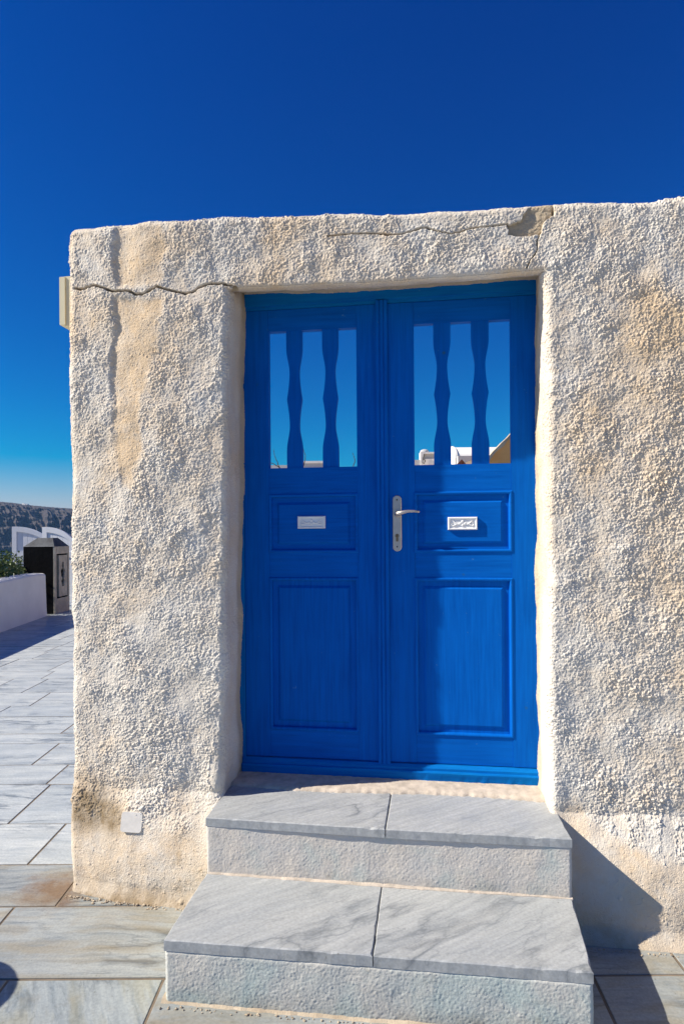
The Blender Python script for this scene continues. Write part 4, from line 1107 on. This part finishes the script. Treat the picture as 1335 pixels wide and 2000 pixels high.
    # ochre gable with weathered coping
    d = 10.5; r = axis_house('ochre_house', 1000, d, 'ochre rendered house with a steep weathered gable edge')
    xA, zA = xof(950, d, 1000), zof(897, d, 957); xB, zB = xof(1062, d, 1000), zof(785, d, 1000); xC = xB + (xB - xA)
    sl = (zB - zA) / (xB - xA)
    bm = bmesh.new(); pr = [(xA - .9, 0), (xC + .9, 0), (xC + .9, zA - .9 * sl), (xB, zB), (xA - .9, zA - .9 * sl)]
    add_prism(bm, [(x, 0.02, z) for x, z in pr], [(x, .09, z) for x, z in pr]); add_box(bm, xA - .8, xC + .8, .092, 5, 0, zA - 1.3 * sl); obj('walls', bm, M['ochre'], r)
    n = 40; rnd = random.Random(8)
    for sgn in (0, 1):
        bm = bmesh.new(); rows = []
        for k in range(n + 1):
            t = k / n; x = (xA - .95) + (xB - xA + .95) * t; z = zA - .95 * sl + (x - (xA - .95)) * sl
            if sgn: x = 2 * xB - x
            w = .055 + rnd.uniform(-.02, .02); o_ = rnd.uniform(-.008, .008)
            rows.append([bm.verts.new(v) for v in ((x, -.03, z - w), (x, -.04, z + .018 + o_), (x, .10, z + .02 + o_), (x, .10, z - .02))])
        for a, b in zip(rows[:-1], rows[1:]):
            for k in range(4): bm.faces.new((a[k], b[k], b[(k + 1) % 4], a[(k + 1) % 4]))
        bm.faces.new(rows[0]); bm.faces.new(rows[-1][::-1]); obj('coping', bm, M['coping'], r)
houses()
# dry vine stems standing behind the left leaf
def vine():
    y = 1.25
    r = tag(empty('dry_vine', (-.95, y + .05, -.05)), 'bare dry vine stems rising behind the left door leaf', 'vine')
    stems = [[(534, 878), (536, 890), (541, 902), (545, 914), (556, 960)], [(500, 893), (522, 901), (534, 906), (546, 913), (575, 940)], [(586, 860), (592, 877), (596, 890), (596, 897), (594, 904), (590, 915), (580, 960)],
             [(688, 884), (692, 895), (693, 901), (690, 908), (686, 930), (650, 1000)]]
    for k, s in enumerate(stems):
        pts = [on_y(a, b, y) for a, b in s]; base = Vector((-.95 + .12 * k + pts[-1].x * .5 + .45, y + .03 * k, -.05))
        pts = pts + [pts[-1].lerp(base, .5) + Vector((.03, .02, 0)), base]
        fine = []
        for a, b in zip(pts[:-1], pts[1:]):
            for j in range(4): fine.append(a.lerp(b, j / 4))
        fine.append(pts[-1]); rnd = random.Random(k)
        bm = bmesh.new(); add_tube(bm, [Vector(p) + Vector((rnd.uniform(-.002, .002), 0, rnd.uniform(-.002, .002))) for p in fine], [.0012 + .006 * (i / len(fine)) ** 1.6 for i in range(len(fine))], 5)
        for i in range(1, 12, 2):
            bmesh.ops.create_icosphere(bm, subdivisions=1, radius=.0034, matrix=Matrix.Translation(fine[i]))
        me = obj('stem', bm, M['twig'], r); me.matrix_parent_inverse = Matrix.Translation((.95, -y - .05, .05))
vine()

# ------------------------------------------------------------------ an added jar shape out of view, put there to shadow the lower left corner
bm = bmesh.new(); n = 28
prof = [(.0, 0), (.11, 0), (.13, .03), (.19, .16), (.215, .28), (.205, .38), (.165, .45), (.15, .475), (.165, .50), (.15, .515), (.125, .50), (.12, .47), (.0, .46)]
rows = [[bm.verts.new((r * math.cos(2 * math.pi * k / n), r * math.sin(2 * math.pi * k / n), z)) for k in range(n)] if r else [bm.verts.new((0, 0, z))] for r, z in prof]
for a, b in zip(rows[:-1], rows[1:]):
    for k in range(n):
        f = [a[k % len(a)], a[(k + 1) % len(a)], b[(k + 1) % len(b)], b[k % len(b)]]
        u = []; [u.append(q) for q in f if q not in u]
        bm.faces.new(u)
tag(obj('shadow_caster_jar', bm, M['terracotta'], smooth=True, loc=(-2.15, -.83, 0)), 'unseen jar shape added to cast the shadow in the lower left corner', 'jar')

# crumbs of fallen plaster along the foot of the wall and the bottom step
bm = bmesh.new(); rnd = random.Random(21)
def crumb(x, y, r):
    m = Matrix.Translation((x, y, r * .45)) @ Matrix.Rotation(rnd.uniform(0, 6.3), 4, 'Z') @ Matrix.Diagonal((r, r * rnd.uniform(.6, 1), r * rnd.uniform(.5, .9), 1))
    c = bmesh.ops.create_icosphere(bm, subdivisions=1, radius=1, matrix=m)
    for v in c['verts']: v.co += Vector((rnd.uniform(-1, 1), rnd.uniform(-1, 1), 0)) * r * .25
for k in range(150):
    t = rnd.random(); crumb(-1.50 + .62 * t, -.085 - .035 * t - abs(rnd.gauss(0, .010)) - .008, rnd.choice([.002, .003, .003, .004, .006]))
for k in range(110):
    t = rnd.random(); crumb(-.855 + 1.32 * t, -.605 + .024 * t - abs(rnd.gauss(0, .008)) - .004, rnd.choice([.002, .003, .003, .004, .005]))
for k in range(50):
    t = rnd.random(); crumb(.52 + .55 * t, -.150 - abs(rnd.gauss(0, .010)), rnd.choice([.002, .003, .004]))
tag(obj('plaster_crumbs', bm, M['dirty_mortar']), kind='stuff')

# ------------------------------------------------------------------ sea air
def haze():
    bm = bmesh.new(); add_box(bm, -30000, 30000, -30000, 30000, -145, 420)
    m = bpy.data.materials.new('sea_air'); m.use_nodes = True; n, l = m.node_tree.nodes, m.node_tree.links
    n.remove(n['Principled BSDF']); v = n.new('ShaderNodeVolumePrincipled')
    v.inputs['Color'].default_value = (.28, .56, 1.0, 1); v.inputs['Density'].default_value = 2.6e-5
    l.new(v.outputs['Volume'], n['Material Output'].inputs['Volume'])
    o = obj('haze', bm, m); tag(o, kind='stuff')
haze()
